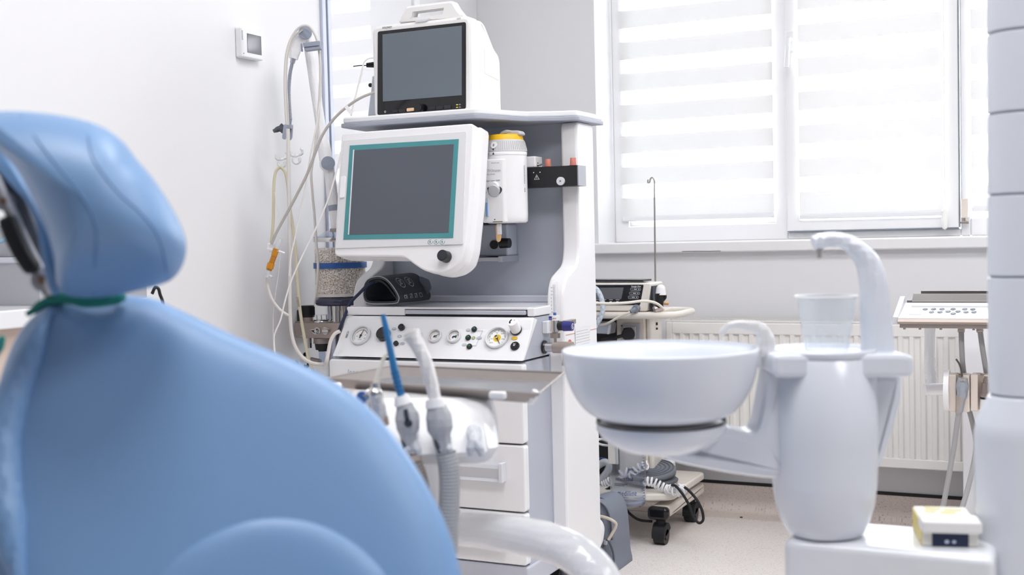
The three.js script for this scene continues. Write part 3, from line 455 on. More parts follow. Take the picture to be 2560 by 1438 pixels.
// ---- patient monitor on the shelf
{
  const t = thing('patient_monitor', 'white patient monitor with carrying handle and black screen bezel standing on the top shelf', 'monitor');
  const z = -2.72, y0 = 1.2665, P = (x, y, f = 0) => onZ(x, y, z + f);
  const fx0 = P(932, 180).x, fx1 = P(1180, 160).x, yt = P(1050, 52).y;
  mesh('front_frame', extZ(shapeOf([[fx0, y0], [fx1, y0], [fx1, yt], [fx0, yt]].map((p) => new THREE.Vector2(...p)), 0.022), z, 0.05, 0.008), offWhite, t);
  mesh('rear_housing', extX([[z - 0.04, y0 + 0.002], [z - 0.04, yt - 0.004], [z - 0.07, yt - 0.012], [z - 0.125, yt - 0.07], [z - 0.15, yt - 0.082], [z - 0.158, yt - 0.1], [z - 0.158, y0 + 0.002]], fx0 + 0.004, fx1 + 0.004, 0.008, 0.012), offWhite, t);
  { const a = onX(1197, 90, fx1 + 0.004), b = onX(1222, 108, fx1 + 0.004); const yA = onX(1200, 182, fx1).y; mesh('side_panel', extX([[z - 0.062, yt - 0.075], [z - 0.145, yt - 0.108], [z - 0.145, yA - 0.01], [z - 0.062, yA]], fx1 + 0.003, fx1 + 0.0055, 0.0008, 0.004), M('#eae8e5', 0.45), t); }
  mesh('screen_bezel', extZ(shapeOf([[945, 79], [1165, 55], [1165, 272], [944, 288]].map(([x, y]) => { const q = P(x, y); return new THREE.Vector2(q.x, q.y); }), 0.006), z + 0.002, 0.004, 0.001), blackGloss, t, 'glossy black bezel with a key row');
  mesh('screen', extPx([[956, 86], [1154, 64], [1154, 238], [957, 254]], z + 0.0035, 0.002, 0.0003), M('#69737d', 0.35), t, 'blank grey screen');
  for (const [x0, x1, ya, yb, c] of [[979, 995, 274, 281, 0], [996, 1014, 272.5, 280, 0], [1016, 1034, 270, 278, 1], [1071, 1088, 266.5, 274, 0], [1089, 1108, 265, 273, 0], [1109, 1127, 263.5, 271.5, 0]]) mesh('key', extPx([[x0, ya + (x1 - x0) * 0.05], [x1, ya - (x1 - x0) * 0.05], [x1, yb - (x1 - x0) * 0.05], [x0, yb + (x1 - x0) * 0.05]], z + 0.005, 0.004, 0.001, 0.003), c ? M('#f0c9a4', 0.5) : M('#25272d', 0.5), t, c ? 'peach coloured key' : undefined);
  { const c = P(1054, 270, 0.002); const k = mesh('rotary_knob', rod(c, c.clone().add(new V3(0, 0, 0.016)), 0.0095, 0.0085, 32), blackGloss, t); const ridges = []; for (let i = 0; i < 4; i++) ridges.push(rod(c.clone().add(new V3(0, 0, 0.003 + i * 0.003)), c.clone().add(new V3(0, 0, 0.0042 + i * 0.003)), 0.0103, 0.0103, 32)); mesh('knob_ridges', join(ridges), black, k); }
  const tx = (s, f, c, w, h, x, y) => print('lettering', w, h, canvasTex(256, Math.round(256 * h / w), (q, W, H) => { q.fillStyle = c; q.font = f; q.textAlign = 'center'; q.textBaseline = 'middle'; q.fillText(s, W / 2, H / 2); }), P(x, y), FZ, t);
  tx('GOLDWAY', 'bold 46px sans-serif', '#2a2b30', 0.034, 0.009, 968, 68.5); tx('G40', '100px sans-serif', '#33353a', 0.016, 0.0075, 1147, 46.5); tx('a Philips company', '26px sans-serif', '#777', 0.022, 0.003, 971, 71.8);
  print('power_symbol', 0.008, 0.008, canvasTex(64, 64, (q) => { q.strokeStyle = '#f0f0f0'; q.lineWidth = 6; q.beginPath(); q.arc(32, 36, 20, -1.0, 4.14); q.stroke(); q.beginPath(); q.moveTo(32, 8); q.lineTo(32, 34); q.stroke(); }), P(963, 279, 0.002), FZ, t);
  for (const y of [262, 268.5]) { const a = P(1143, y, 0.002); mesh('indicator', box(a.x - 0.0025, a.x + 0.0025, a.y - 0.001, a.y + 0.001, z + 0.001, z + 0.003, 0), M('#e0c24a', 0.4, 0, { emissive: S('#e0c24a'), emissiveIntensity: 0.3 }), t); print('indicator_mark', 0.005, 0.003, canvasTex(32, 20, (q) => { q.strokeStyle = '#ddd'; q.lineWidth = 4; q.strokeRect(4, 4, 22, 12); }), P(1150, y - 0.6, 0.002), FZ, t); }
  mesh('alarm_lamp', extPx([[1038, 50], [1072, 46], [1068, 51], [1062, 54], [1042, 56], [1038, 54]], z + 0.002, 0.01, 0.001), paleGrey, t);
  // handle
  const hz = z - 0.02, ho = pxZ([[1001, 60], [1018, 22], [1024, 17], [1130, 4], [1139, 5], [1148, 22], [1168, 46]], hz), hi = pxZ([[1029, 53], [1033, 30], [1037, 26], [1121, 15], [1121, 26], [1116, 44]], hz);
  const sh = shapeOf(ho, 0.008); sh.holes.push(new THREE.Path(shapeOf(hi, 0.004).getPoints()));
  mesh('carrying_handle', extZ(sh, hz + 0.014, 0.03, 0.006), offWhite, t);
}
// ---- small devices half hidden behind the patient monitor
{
  const t = thing('equipment_clamp', 'small black clamp with thin bare rod sticking out behind the patient monitor', 'clamp');
  const P = (x, y) => at(x, y, 3.2);
  mesh('jaw', join([rod(P(916, 163), P(950, 161), 0.006, 0.009), box(P(918, 170).x, P(950, 158).x, P(918, 168).y, P(918, 157).y, -2.93, -2.9, 0.002)]), blackGloss, t);
  mesh('rod', tube([P(883, 166), P(900, 164), P(920, 164)], 0.0014, 8), softBlack, t);
  const s = thing('slim_stand', 'narrow grey stand with black screw on the shelf left of the patient monitor', 'stand');
  const g = extPx([[919, 290], [927, 225], [930, 190], [950, 185], [950, 290]], -2.84, 0.05, 0.003); mesh('body', g, lightGrey, s);
  const sc = onZ(926, 213, -2.85); mesh('screw', join([new THREE.SphereGeometry(0.006, 16, 10).translate(sc.x, sc.y, sc.z), rod(sc, sc.clone().add(new V3(0.02, -0.003, 0)), 0.005)]), black, s);
}
// ---- vaporizer
{
  const t = thing('vaporizer', 'white anaesthetic vaporizer with yellow ring dial and marked zero button', 'vaporizer');
  const z = -2.735, P = (x, y, f = 0) => onZ(x, y, z + f), c = P(1266, 470), R = P(1314, 470).x - c.x, Y = (y) => P(1266, y).y;
  mesh('body', lathe([[0, Y(558)], [R - 0.006, Y(558)], [R - 0.001, Y(554)], [R, Y(540)], [R, Y(391)], [R - 0.002, Y(386)], [0, Y(386)]], new V3(c.x, 0, c.z), 48), white, t);
  // square front block
  const bz = z + 0.055, Q = (x, y) => onZ(x, y, bz);
  const ya = Q(1230, 398).y, yb = Q(1230, 557).y, xa = Q(1205, 470).x, xb = Q(1258, 470).x;
  const fr = mesh('front_block', extY([[xa, bz], [xb, bz], [xb + 0.022, bz - 0.03], [xb + 0.022, z - 0.01], [xa - 0.004, z - 0.01]], yb, ya, 0.003, 0.004), M('#f2f2f3', 0.35), t);
  mesh('collar', lathe([[R + 0.0005, Y(390)], [R + 0.001, Y(382)], [R - 0.002, Y(380)], [R - 0.02, Y(380)]], new V3(c.x, 0, c.z), 48), white, t);
  const dg = lathe([[R + 0.001, Y(381)], [R + 0.001, Y(379)], [R - 0.006, Y(352)], [R - 0.009, Y(351)]], new V3(c.x, 0, c.z), 72);
  const dial = mesh('dial', dg, M('#cfcfd0', 0.45), t, 'grey ribbed dial');
  const ribs = []; for (let i = 0; i < 60; i++) { const a = i / 60 * Math.PI * 2; ribs.push(new THREE.BoxGeometry(0.0012, 0.022, 0.0016).rotateX(-0.24).translate(0, (Y(366)), R - 0.002).rotateY(a).translate(c.x, 0, c.z)); }
  mesh('dial_ribs', join(ribs), M('#c6c6c8', 0.5), dial);
  mesh('yellow_ring', lathe([[R - 0.007, Y(352)], [R - 0.009, Y(342)], [R - 0.012, Y(338)], [0, Y(338)]], new V3(c.x, 0, c.z), 48), M('#f3bf1b', 0.4), t, 'yellow ring');
  mesh('top_knob', join([extZ(shapeOf(smooth([[1252, 339], [1257, 331], [1270, 325.5], [1284, 327], [1302, 328], [1303, 339]].map((p) => { const q = P(p[0], p[1]); return new THREE.Vector2(q.x, q.y); }), 5)), z + 0.014, 0.03, 0.003)]), M('#c3c3c6', 0.5), t, 'grey top knob');
  { const n = new V3(-0.14, 0.2, 0.98).normalize(), q = new V3(c.x - 0.14 * (R - 0.004), Y(366), c.z + 0.98 * (R - 0.004)); const b = mesh('zero_button', disc(q, n, 0.0085, 0.004, 32), white, t); print('zero_mark', 0.01, 0.01, canvasTex(64, 64, (g) => { g.fillStyle = '#111'; g.font = 'bold 52px sans-serif'; g.textAlign = 'center'; g.textBaseline = 'middle'; g.fillText('0', 32, 34); }), q.clone().addScaledVector(n, 0.004), n, b); }
  const on = (deg, y, k = 0) => [new V3(c.x + Math.sin(deg / 57.3) * (R + 0.0014 + k), Y(y), c.z + Math.cos(deg / 57.3) * (R + 0.0014 + k)), new V3(Math.sin(deg / 57.3), 0, Math.cos(deg / 57.3))];
  const word = (name, s, f, col, W, H, w, h, x, y) => print(name, w, h, canvasTex(W, H, (g) => { g.fillStyle = col; g.font = f; g.textBaseline = 'middle'; g.fillText(s, 4, H / 2); }), Q(x, y), FZ, fr);
  word('lettering', 'SEVOrane®', 'italic 58px serif', '#8f939c', 300, 72, 0.046, 0.011, 1231, 427); word('lettering', 'SEVOFLURANE', '34px sans-serif', '#a2a6ae', 300, 48, 0.042, 0.0067, 1228, 436); word('lettering', 'Dräger Vapor 2000', 'bold 34px sans-serif', '#8f939c', 320, 48, 0.046, 0.0069, 1231, 452); word('lettering', 'Abbott Labs', '30px sans-serif', '#b0b4bc', 200, 40, 0.028, 0.0056, 1240, 407);
  word('lettering', 'Cut\u00a0Fill', '30px sans-serif', '#a2a6ae', 120, 40, 0.014, 0.0047, 1213, 482);
  print('dial_arrow', 0.007, 0.007, canvasTex(32, 32, (g) => { g.fillStyle = '#15151a'; g.beginPath(); g.moveTo(2, 4); g.lineTo(30, 4); g.lineTo(16, 30); g.fill(); }), ...on(-8, 376.5), t);
  print('dial_arrow', 0.007, 0.007, canvasTex(32, 32, (g) => { g.fillStyle = '#15151a'; g.beginPath(); g.moveTo(2, 28); g.lineTo(30, 28); g.lineTo(16, 2); g.fill(); }), ...on(-8, 386), t);
  print('lettering', 0.014, 0.005, canvasTex(96, 32, (g) => { g.fillStyle = '#333'; g.font = 'bold 24px sans-serif'; g.fillText('Vol.%', 4, 25); }), ...on(-24, 386.5), t);
  print('scale_print', 0.006, 0.07, canvasTex(32, 320, (g) => { g.fillStyle = '#44474e'; for (let i = 0; i < 14; i++) g.fillRect(6, 8 + i * 15, 18, 6); for (let i = 0; i < 4; i++) g.fillRect(6, 262 + i * 13, 18, 6); }), ...on(84, 450, -0.0008), t);
  { const a = Q(1222, 478), b = Q(1238, 480); mesh('filler_recess', extZ(shapeOf(smooth([[1218, 470], [1236, 463], [1254, 470], [1252, 482], [1238, 490], [1224, 486]].map((p) => { const q = Q(p[0], p[1]); return new THREE.Vector2(q.x, q.y); }), 5)), bz + 0.0008, 0.002, 0.0003), M('#3c3c40', 0.6), fr);
    const k = Q(1237, 474); mesh('filler_cap', rod(new V3(k.x, k.y, bz - 0.004), new V3(k.x, k.y - 0.004, bz + 0.007), 0.0155, 0.0145, 14), M('#c9cacd', 0.45), fr); mesh('cap_top', rod(new V3(k.x - 0.001, k.y + 0.008, bz - 0.004), new V3(k.x - 0.001, k.y + 0.006, bz + 0.0062), 0.013, 0.012, 24), white, fr); }
  { const a = Q(1209, 495), b = Q(1222, 541); mesh('level_window', box(a.x, b.x, b.y, a.y, bz - 0.003, bz + 0.001, 0.0005), M('#dde3ee', 0.1), fr); mesh('level_tube', rod(new V3(b.x - 0.004, b.y, bz + 0.001), new V3(b.x - 0.004, a.y - 0.012, bz + 0.001), 0.0028), M('#7aa2d4', 0.2), fr); mesh('drain_slot', box(Q(1232, 552).x, Q(1256, 552).x, Q(1240, 556).y, Q(1240, 553.5).y, bz - 0.004, bz + 0.0006, 0), M('#8a7a56', 0.5), fr); mesh('drain_hole', disc(Q(1237, 549), FZ, 0.0014, 0.0006, 12), black, fr); }
  const w = thing('filler_key_strip', 'narrow tan strip with white sleeve hanging below the vaporizer', 'key tag');
  mesh('strip', extPx([[1239, 562], [1252, 562], [1252.5, 590], [1251, 602], [1246, 606], [1241, 602], [1240, 590]], bz - 0.012, 0.003, 0.0008, 0.003), M('#e6bd88', 0.55), w);
  mesh('sleeve', extPx([[1242, 560], [1252, 560], [1252.5, 586], [1243, 587]], bz - 0.0105, 0.005, 0.0005), M('#ededee', 0.5), w);
}
// ---- blood pressure cuff with its hose
{
  const t = thing('blood_pressure_cuff', 'rolled dark grey blood pressure cuff with white printed symbols lying on the worktop', 'cuff');
  const z0 = -2.66, pts = [[908, 735], [911, 712], [922, 697], [945, 691], [965, 697], [982, 715], [996, 738], [997, 752], [985, 759], [925, 759], [911, 750]].map((p) => { const q = onZ(p[0], p[1], z0); return new THREE.Vector2(q.x, q.y); });
  const loop = smooth(pts, 6), cx = loop.reduce((a, p) => a + p.x, 0) / loop.length, cy = loop.reduce((a, p) => a + p.y, 0) / loop.length;
  const sh = new THREE.Shape(loop), inn = loop.map((p) => new THREE.Vector2(cx + (p.x - cx) * 0.9, cy + (p.y - cy) * 0.88)); sh.holes.push(new THREE.Path(inn));
  const g = ext(sh, 0.145, 0.002); { const p = g.attributes.position; for (let i = 0; i < p.count; i++) { const k = p.getZ(i) / 0.145; p.setX(i, p.getX(i) - 0.0 + (1 - k) * 0.012); p.setZ(i, z0 - 0.145 + p.getZ(i)); if (p.getY(i) > cy) p.setY(i, p.getY(i) + (1 - k) * 0.004); } g.computeVertexNormals(); }
  const dark = M('#3f444c', 0.55), inside = M('#2a2d33', 0.6);
  mesh('sleeve', g, dark, t);
  const edge = (l, s) => tube(l.filter((_, i) => i % 3 === 0).map((p) => new V3(cx + (p.x - cx) * s, cy + (p.y - cy) * s, z0 + 0.0005)).concat([new V3(cx + (l[0].x - cx) * s, cy + (l[0].y - cy) * s, z0 + 0.0005)]), 0.0011, 6, 160);
  mesh('piping', edge(loop, 0.995), M('#c9cbd0', 0.5), t, 'pale edge piping');
  const fl = [[930, 706], [948, 700], [966, 712], [980, 730], [993, 748]].map((p) => onZ(p[0], p[1], z0 - 0.002)); 
  mesh('inner_flap', join([tube(fl, 0.0018, 6), tube(fl.map((p) => p.clone().add(new V3(0, -0.003, -0.004))), 0.003, 6)]), inside, t);
  const word = canvasTex(512, 256, (q) => { q.strokeStyle = '#c8ccd2'; q.lineWidth = 5; for (const x of [150, 330]) { q.beginPath(); q.ellipse(x, 60, 62, 44, 0, 0, 7); q.stroke(); q.beginPath(); q.moveTo(x - 44, 90); q.lineTo(x + 44, 30); q.stroke(); q.strokeRect(x - 18, 44, 36, 32); } q.fillStyle = '#d8dce2'; q.font = 'bold 62px sans-serif'; q.fillText('CE', 60, 214); for (const x of [190, 290]) { q.strokeRect(x, 166, 44, 44); q.beginPath(); q.moveTo(x - 6, 216); q.lineTo(x + 52, 158); q.stroke(); } q.strokeRect(390, 164, 52, 46); });
  // printed patch follows the cuff's right flank
  const fk = new THREE.PlaneGeometry(1, 1, 20, 10), pp = fk.attributes.position;
  const ring = loop.map((p) => p.clone()); 
  const a0 = onZ(958, 694, z0), a1 = onZ(999, 742, z0); 
  const flank = smooth(pts, 12); const iA = Math.round(4 * 12), iB = Math.round(7.1 * 12);
  for (let i = 0; i < pp.count; i++) { const u = pp.getX(i) + 0.5, v = 0.5 - pp.getY(i), k = iA + (iB - iA) * v, q = flank[Math.min(flank.length - 1, Math.round(k))], dx = q.x - cx, dy = q.y - cy, L = Math.hypot(dx, dy); pp.setXYZ(i, q.x + dx / L * 0.0022 + u * 0.009, q.y + dy / L * 0.0022 + (dy > 0 ? u * 0.003 : 0), z0 - 0.008 - u * 0.11); }
  fk.computeVertexNormals(); mesh('printed_symbols', fk, new THREE.MeshStandardMaterial({ map: word, transparent: true, roughness: 0.6, side: THREE.DoubleSide }), t);
  mesh('end_flap', extPx([[1048, 690], [1072, 700], [1078, 722], [1066, 738], [1048, 732]], z0 - 0.125, 0.004, 0.001, 0.006), M('#6c717b', 0.5), t);
  single('cuff_hose', tube([onZ(940, 704, z0 - 0.01), onZ(921, 712, z0 + 0.01), onZ(898, 734, z0 + 0.012), onZ(876, 758, -2.66), onZ(862, 790, -2.63), onZ(852, 815, -2.62), onZ(844, 838, -2.62), onZ(845, 858, -2.68), onZ(850, 880, -2.75)], 0.0042, 12), navy, 'dark navy hose running from the cuff over the worktop edge', 'hose');
}
// ---- flowmeter
{
  const t = thing('flowmeter', 'clear oxygen flowmeter tube with blue knob on a metal valve', 'flowmeter');
  const z = -2.62, P = (x, y, f = 0) => onZ(x, y, z + f), a = P(1387, 790), Y = (y) => P(1387, y).y;
  mesh('tube', lathe([[0.0085, Y(787)], [0.0085, Y(706)], [0.006, Y(701)], [0, Y(700)]], new V3(a.x, 0, a.z), 32), clear, t);
  mesh('inner_tube', rod(new V3(a.x, Y(787), a.z), new V3(a.x, Y(712), a.z), 0.003, 0.0036), frosted, t);
  mesh('float', rod(new V3(a.x, Y(788), a.z), new V3(a.x, Y(782), a.z), 0.0038), M('#3a66b0', 0.3), t);
  print('scale', 0.0105, 0.07, canvasTex(96, 640, (q) => { q.fillStyle = '#34373d'; q.font = 'bold 34px sans-serif'; ['15', '13', '11', '9', '7', '5', '3', '1.5'].forEach((s, i) => { const y = 60 + i * 76; q.fillText(s, 2, y + 12); q.fillRect(56, y, 34, 4); q.fillRect(66, y + 36, 22, 3); }); }), new V3(a.x, Y(749), a.z + 0.0088), FZ, t);
  mesh('label_ring', rod(new V3(a.x, Y(801), a.z), new V3(a.x, Y(789), a.z), 0.0125), M('#f0f1f4', 0.3), t);
  print('label', 0.02, 0.009, canvasTex(160, 72, (q) => { q.fillStyle = '#2a3f8a'; q.fillRect(0, 0, 64, 72); q.fillStyle = '#e8eaf2'; q.fillRect(8, 46, 46, 6); q.fillStyle = '#a04048'; q.font = 'bold italic 44px sans-serif'; q.fillText('eco', 76, 52); }), new V3(a.x, Y(795), a.z + 0.0125), FZ, t);
  mesh('valve_body', rod(new V3(a.x, Y(829), a.z), new V3(a.x, Y(801), a.z), 0.0125, 0.0125, 32), steelBright, t);
  const k0 = new V3(a.x + 0.011, Y(815), a.z), k1 = k0.clone().add(new V3(0.011, 0, 0)), k2 = k0.clone().add(new V3(0.034, 0, 0));
  const kn = mesh('knob', rod(k1, k2, 0.0125, 0.0115, 12), M('#2d2f7c', 0.35), t, 'dark blue knob'); mesh('knob_collar', rod(k0, k1, 0.011), black, kn);
  print('knob_mark', 0.016, 0.016, canvasTex(64, 64, (q) => { q.strokeStyle = '#f0f0f4'; q.lineWidth = 8; q.beginPath(); q.arc(32, 32, 22, 0.4, 5.6); q.stroke(); q.fillStyle = '#f0f0f4'; q.fillRect(26, 24, 12, 16); }), k2, FX, kn);
  const ng = []; for (let i = 0; i < 24; i++) { const an = i / 24 * 6.283; ng.push(new THREE.BoxGeometry(0.0012, 0.011, 0.0012).translate(a.x + 0.0112 * Math.cos(an), Y(839), a.z + 0.0112 * Math.sin(an))); }
  mesh('knurled_nut', join([rod(new V3(a.x, Y(845), a.z), new V3(a.x, Y(833), a.z), 0.011, 0.011, 28), ...ng]), M('#b3aba5', 0.4, 0.9), t);
  mesh('stem', join([rod(new V3(a.x, Y(833), a.z), new V3(a.x, Y(829), a.z), 0.007), rod(new V3(a.x, Y(856), a.z), new V3(a.x, Y(845), a.z), 0.0035)]), steelDull, t);
  mesh('wall_bracket', box(a.x - 0.006, a.x + 0.006, Y(818), Y(806), CZL - 0.002, a.z, 0.001), steelDull, t);
}

// ================================================================ LEFT OF THE MACHINE: absorber, valves, arm, tubes
{
  const t = thing('absorber_canister', 'clear canister of beige lime granules with a blue band beside the machine', 'canister');
  const z = -2.87, P = (x, y) => onZ(x, y, z), c = P(851, 680), R = P(905, 680).x - c.x, Y = (y) => P(851, y).y;
  mesh('lid', lathe([[R * 1.02, Y(600)], [R * 1.02, Y(591)], [R * 0.9, Y(590)], [R * 0.45, Y(576)], [0, Y(575)]], new V3(c.x, 0, c.z)), clearTint, t);
  mesh('lid_ring', lathe([[R * 0.99, Y(604)], [R * 1.03, Y(604)], [R * 1.03, Y(594)], [R * 0.99, Y(594)]], new V3(c.x, 0, c.z)), steelBright, t);
  mesh('shell', lathe([[R, Y(752)], [R, Y(604)]], new V3(c.x, 0, c.z)), clear, t);
  mesh('granule_core', rod(new V3(c.x, Y(732), c.z), new V3(c.x, Y(622), c.z), R * 0.9, R * 0.9, 48), M('#f4eae0', 0.9), t);
  const gg = new THREE.IcosahedronGeometry(0.0021, 0), gm = M('#ffffff', 0.85), n = 7200, im = new THREE.InstancedMesh(gg, gm, n), mt = new THREE.Matrix4(), q = new THREE.Quaternion(), cols = ['#fffaf4', '#fbf1e6', '#fffdfa', '#f7e9da', '#e8dcd4', '#fdf6f2'].map(S);
  for (let i = 0; i < n; i++) { const top = i < 900, a = rnd() * 6.283, r = top ? R * 0.95 * Math.sqrt(rnd()) : R * (0.905 + rnd() * 0.06), y = top ? Y(624) + rnd() * 0.004 : Y(732) + rnd() * (Y(624) - Y(732)); q.set(rnd() - 0.5, rnd() - 0.5, rnd() - 0.5, rnd() - 0.5).normalize(); const s = 0.7 + rnd() * 0.6; mt.compose(new V3(c.x + Math.cos(a) * r, y, c.z + Math.sin(a) * r), q, new V3(s, s, s)); im.setMatrixAt(i, mt); im.setColorAt(i, cols[(rnd() * 6) | 0]); }
  im.name = 'lime_granules'; im.userData.kind = 'stuff'; im.castShadow = im.receiveShadow = true; t.add(im);
  mesh('blue_band', lathe([[R + 0.0005, Y(670)], [R + 0.003, Y(670)], [R + 0.003, Y(656)], [R + 0.0005, Y(656)]], new V3(c.x, 0, c.z)), M('#2f5fa8', 0.4), t, 'blue band');
  mesh('sieve_plate', rod(new V3(c.x, Y(740), c.z), new V3(c.x, Y(732), c.z), R * 0.96, R * 0.96, 48), M('#e6e0da', 0.6), t);
  mesh('base', lathe([[0, Y(762)], [R * 0.96, Y(762)], [R * 1.02, Y(757)], [R * 1.02, Y(751)], [R * 0.98, Y(742)], [0, Y(742)]], new V3(c.x, 0, c.z)), M('#3d3f58', 0.12), t);
}
{
  const t = thing('valve_block', 'nickel breathing valve block with black knob and chrome levers under the canister', 'valve block');
  const z = -2.80, P = (x, y, f = 0) => onZ(x, y, z + f), a = P(737, 845), b = P(850, 808);
  const nick = M('#b5a79f', 0.42, 0.75);
  mesh('body', box(a.x, b.x, a.y, b.y, z - 0.09, z, 0.003), nick, t);
  { const p = P(738, 824, -0.03), e = P(712, 825, -0.03); mesh('inlet', lathe([[0, 0], [0.012, 0.001], [0.017, 0.008], [0.018, 0.02], [0.018, p.x - e.x + 0.004]], new V3(), 32).rotateZ(-Math.PI / 2).translate(e.x - 0.004, p.y, p.z), nick, t); }
  const v = (px, y0, y1, r0, r1, f) => rod(P(px, y0, f), P(px, y1, f).setX(P(px, y0, f).x), r0, r1, 32);
  mesh('knob_plate', box(P(746, 800, -0.02).x, P(790, 800, -0.02).x, b.y, P(760, 803, -0.02).y, z - 0.05, z - 0.004, 0.001), nick, t);
  const k = mesh('pressure_knob', v(769, 793, 764, 0.0195, 0.0195, -0.025), black, t, 'black ribbed pressure knob'); mesh('knob_stem', v(771, 804, 793, 0.0145, 0.0145, -0.025), nick, k);
  { const c0 = P(769, 778, -0.025), rb = []; for (let i = 0; i < 30; i++) { const an = i / 30 * 6.283; rb.push(new THREE.BoxGeometry(0.0016, 0.024, 0.0016).rotateY(-an).translate(c0.x + 0.0197 * Math.cos(an), c0.y, c0.z + 0.0197 * Math.sin(an))); } mesh('knob_ribs', join(rb), softBlack, k); }
  { const c = P(805, 800, -0.03); c.y = b.y; const d = mesh('valve_dome', lathe([[0.021, 0.006], [0.02, 0.018], [0.017, 0.021], [0, 0.022]], c, 32), clear, t); mesh('dome_base', lathe([[0.026, 0], [0.026, 0.004], [0.022, 0.007], [0, 0.007]], c, 32), steelBright, d); const cg = []; for (let i = 0; i < 6; i++) { const an = i; cg.push(rod(new V3(c.x + 0.016 * Math.cos(an), c.y + 0.006, c.z + 0.016 * Math.sin(an)), new V3(c.x + 0.016 * Math.cos(an), c.y + 0.019, c.z + 0.016 * Math.sin(an)), 0.001, 0.001, 6)); } mesh('dome_cage', join(cg), steel, d); }
  mesh('canister_stem', join([v(843, 806, 775, 0.0175, 0.0175, -0.05), v(843, 776, 763, 0.0195, 0.0195, -0.05), v(831, 806, 764, 0.004, 0.004, -0.04)]), steelBright, t);
  { const c = P(796, 827); const l = mesh('lever', join([disc(c, FZ, 0.0105, 0.007, 28), disc(c.clone().add(new V3(0, 0, 0.007)), FZ, 0.007, 0.008, 20, 0.004), extZ(shapeOf([[-0.02, 0.004], [0.002, 0.007], [0.002, -0.01], [-0.006, -0.009]].map((p) => new THREE.Vector2(c.x + p[0], c.y + p[1])), 0.002), c.z + 0.014, 0.005, 0.001)]), steelBright, t); mesh('lever_inset', extZ(shapeOf([[-0.016, 0.0015], [-0.001, 0.0035], [-0.002, -0.006]].map((p) => new THREE.Vector2(c.x + p[0], c.y + p[1]))), c.z + 0.0147, 0.0012, 0.0002), black, l); }
  { const c = P(817, 827); const l = mesh('turn_knob', disc(c, FZ, 0.011, 0.009, 32, 0.0102), steelBright, t); mesh('grip_line', join([tube([-1, 0, 1].map((k) => new V3(c.x + k * 0.009, c.y + 0.0045 + (1 - k * k) * 0.001, c.z + 0.0092)), 0.0006, 6), tube([-1, 0, 1].map((k) => new V3(c.x + k * 0.009, c.y - 0.0045 - (1 - k * k) * 0.001, c.z + 0.0092)), 0.0006, 6)]), black, l); }
  { const c = P(752, 840); mesh('bolt', rod(c, c.clone().add(new V3(0.01, 0.001, 0.006)), 0.0035), steelBright, t); }
  print('engraving', 0.012, 0.022, canvasTex(64, 128, (q) => { q.strokeStyle = '#8d8079'; q.lineWidth = 5; q.strokeRect(14, 8, 30, 26); q.strokeRect(14, 46, 30, 26); q.beginPath(); q.moveTo(14, 90); q.lineTo(44, 118); q.stroke(); }), P(755, 824), FZ, t);
  mesh('port', v(772, 870, 845, 0.0095, 0.0095, -0.02), steelBright, t);
  mesh('lower_plate', v(808, 858, 845, 0.0275, 0.0265, -0.03), steelDull, t);
  mesh('union_nut', join([v(808, 874, 858, 0.021, 0.0235, -0.03), v(808, 878, 872, 0.014, 0.014, -0.03)]), black, t);
  mesh('water_trap', v(806, 905, 877, 0.0095, 0.0095, -0.03), clearTint, t);
  mesh('elbow', rod(P(778, 900, -0.03), P(800, 905, -0.03), 0.008), steelDull, t);
  mesh('grip', extPx([[728, 778], [741, 772], [752, 808], [736, 808]], z - 0.03, 0.02, 0.003, 0.006), M('#3c424c', 0.5), t);
  mesh('support', box(P(838, 820).x, -1.735, a.y + 0.005, b.y - 0.005, z - 0.08, z - 0.03, 0.002), nick, t);
  const h = thing('corrugated_hose', 'light blue corrugated breathing hose with dark purple cuff at the valve block', 'hose');
  const p0 = P(727, 838, -0.03), p1 = P(729, 876, -0.03), pts = [p1, P(731, 890, -0.03), P(737, 910, -0.02), P(748, 940, 0.0), P(765, 985, 0.04)];
  mesh('cuff', join([rod(p1, p0, 0.0125, 0.0125, 28), rod(p1, P(728, 857, -0.03), 0.0132, 0.0132, 28)]), M('#332770', 0.45), h);
  const cv = new THREE.CatmullRomCurve3(pts), rg = [tube(pts, 0.008, 14)]; for (let i = 0; i < 26; i++) { const u = (i + 0.5) / 26, c = cv.getPointAt(u), d = cv.getTangentAt(u); rg.push(new THREE.TorusGeometry(0.0098, 0.0014, 6, 20).applyQuaternion(new THREE.Quaternion().setFromUnitVectors(new V3(0, 0, 1), d)).translate(c.x, c.y, c.z)); }
  mesh('corrugated_tube', join(rg), M('#9fc0d2', 0.45), h);
  single('black_ring', new THREE.TorusGeometry(0.016, 0.005, 10, 32).scale(0.7, 1.15, 1).translate(...P(764, 902, -0.06).toArray()), black, 'black rubber ring hanging behind the hoses below the valve block', 'ring');
}
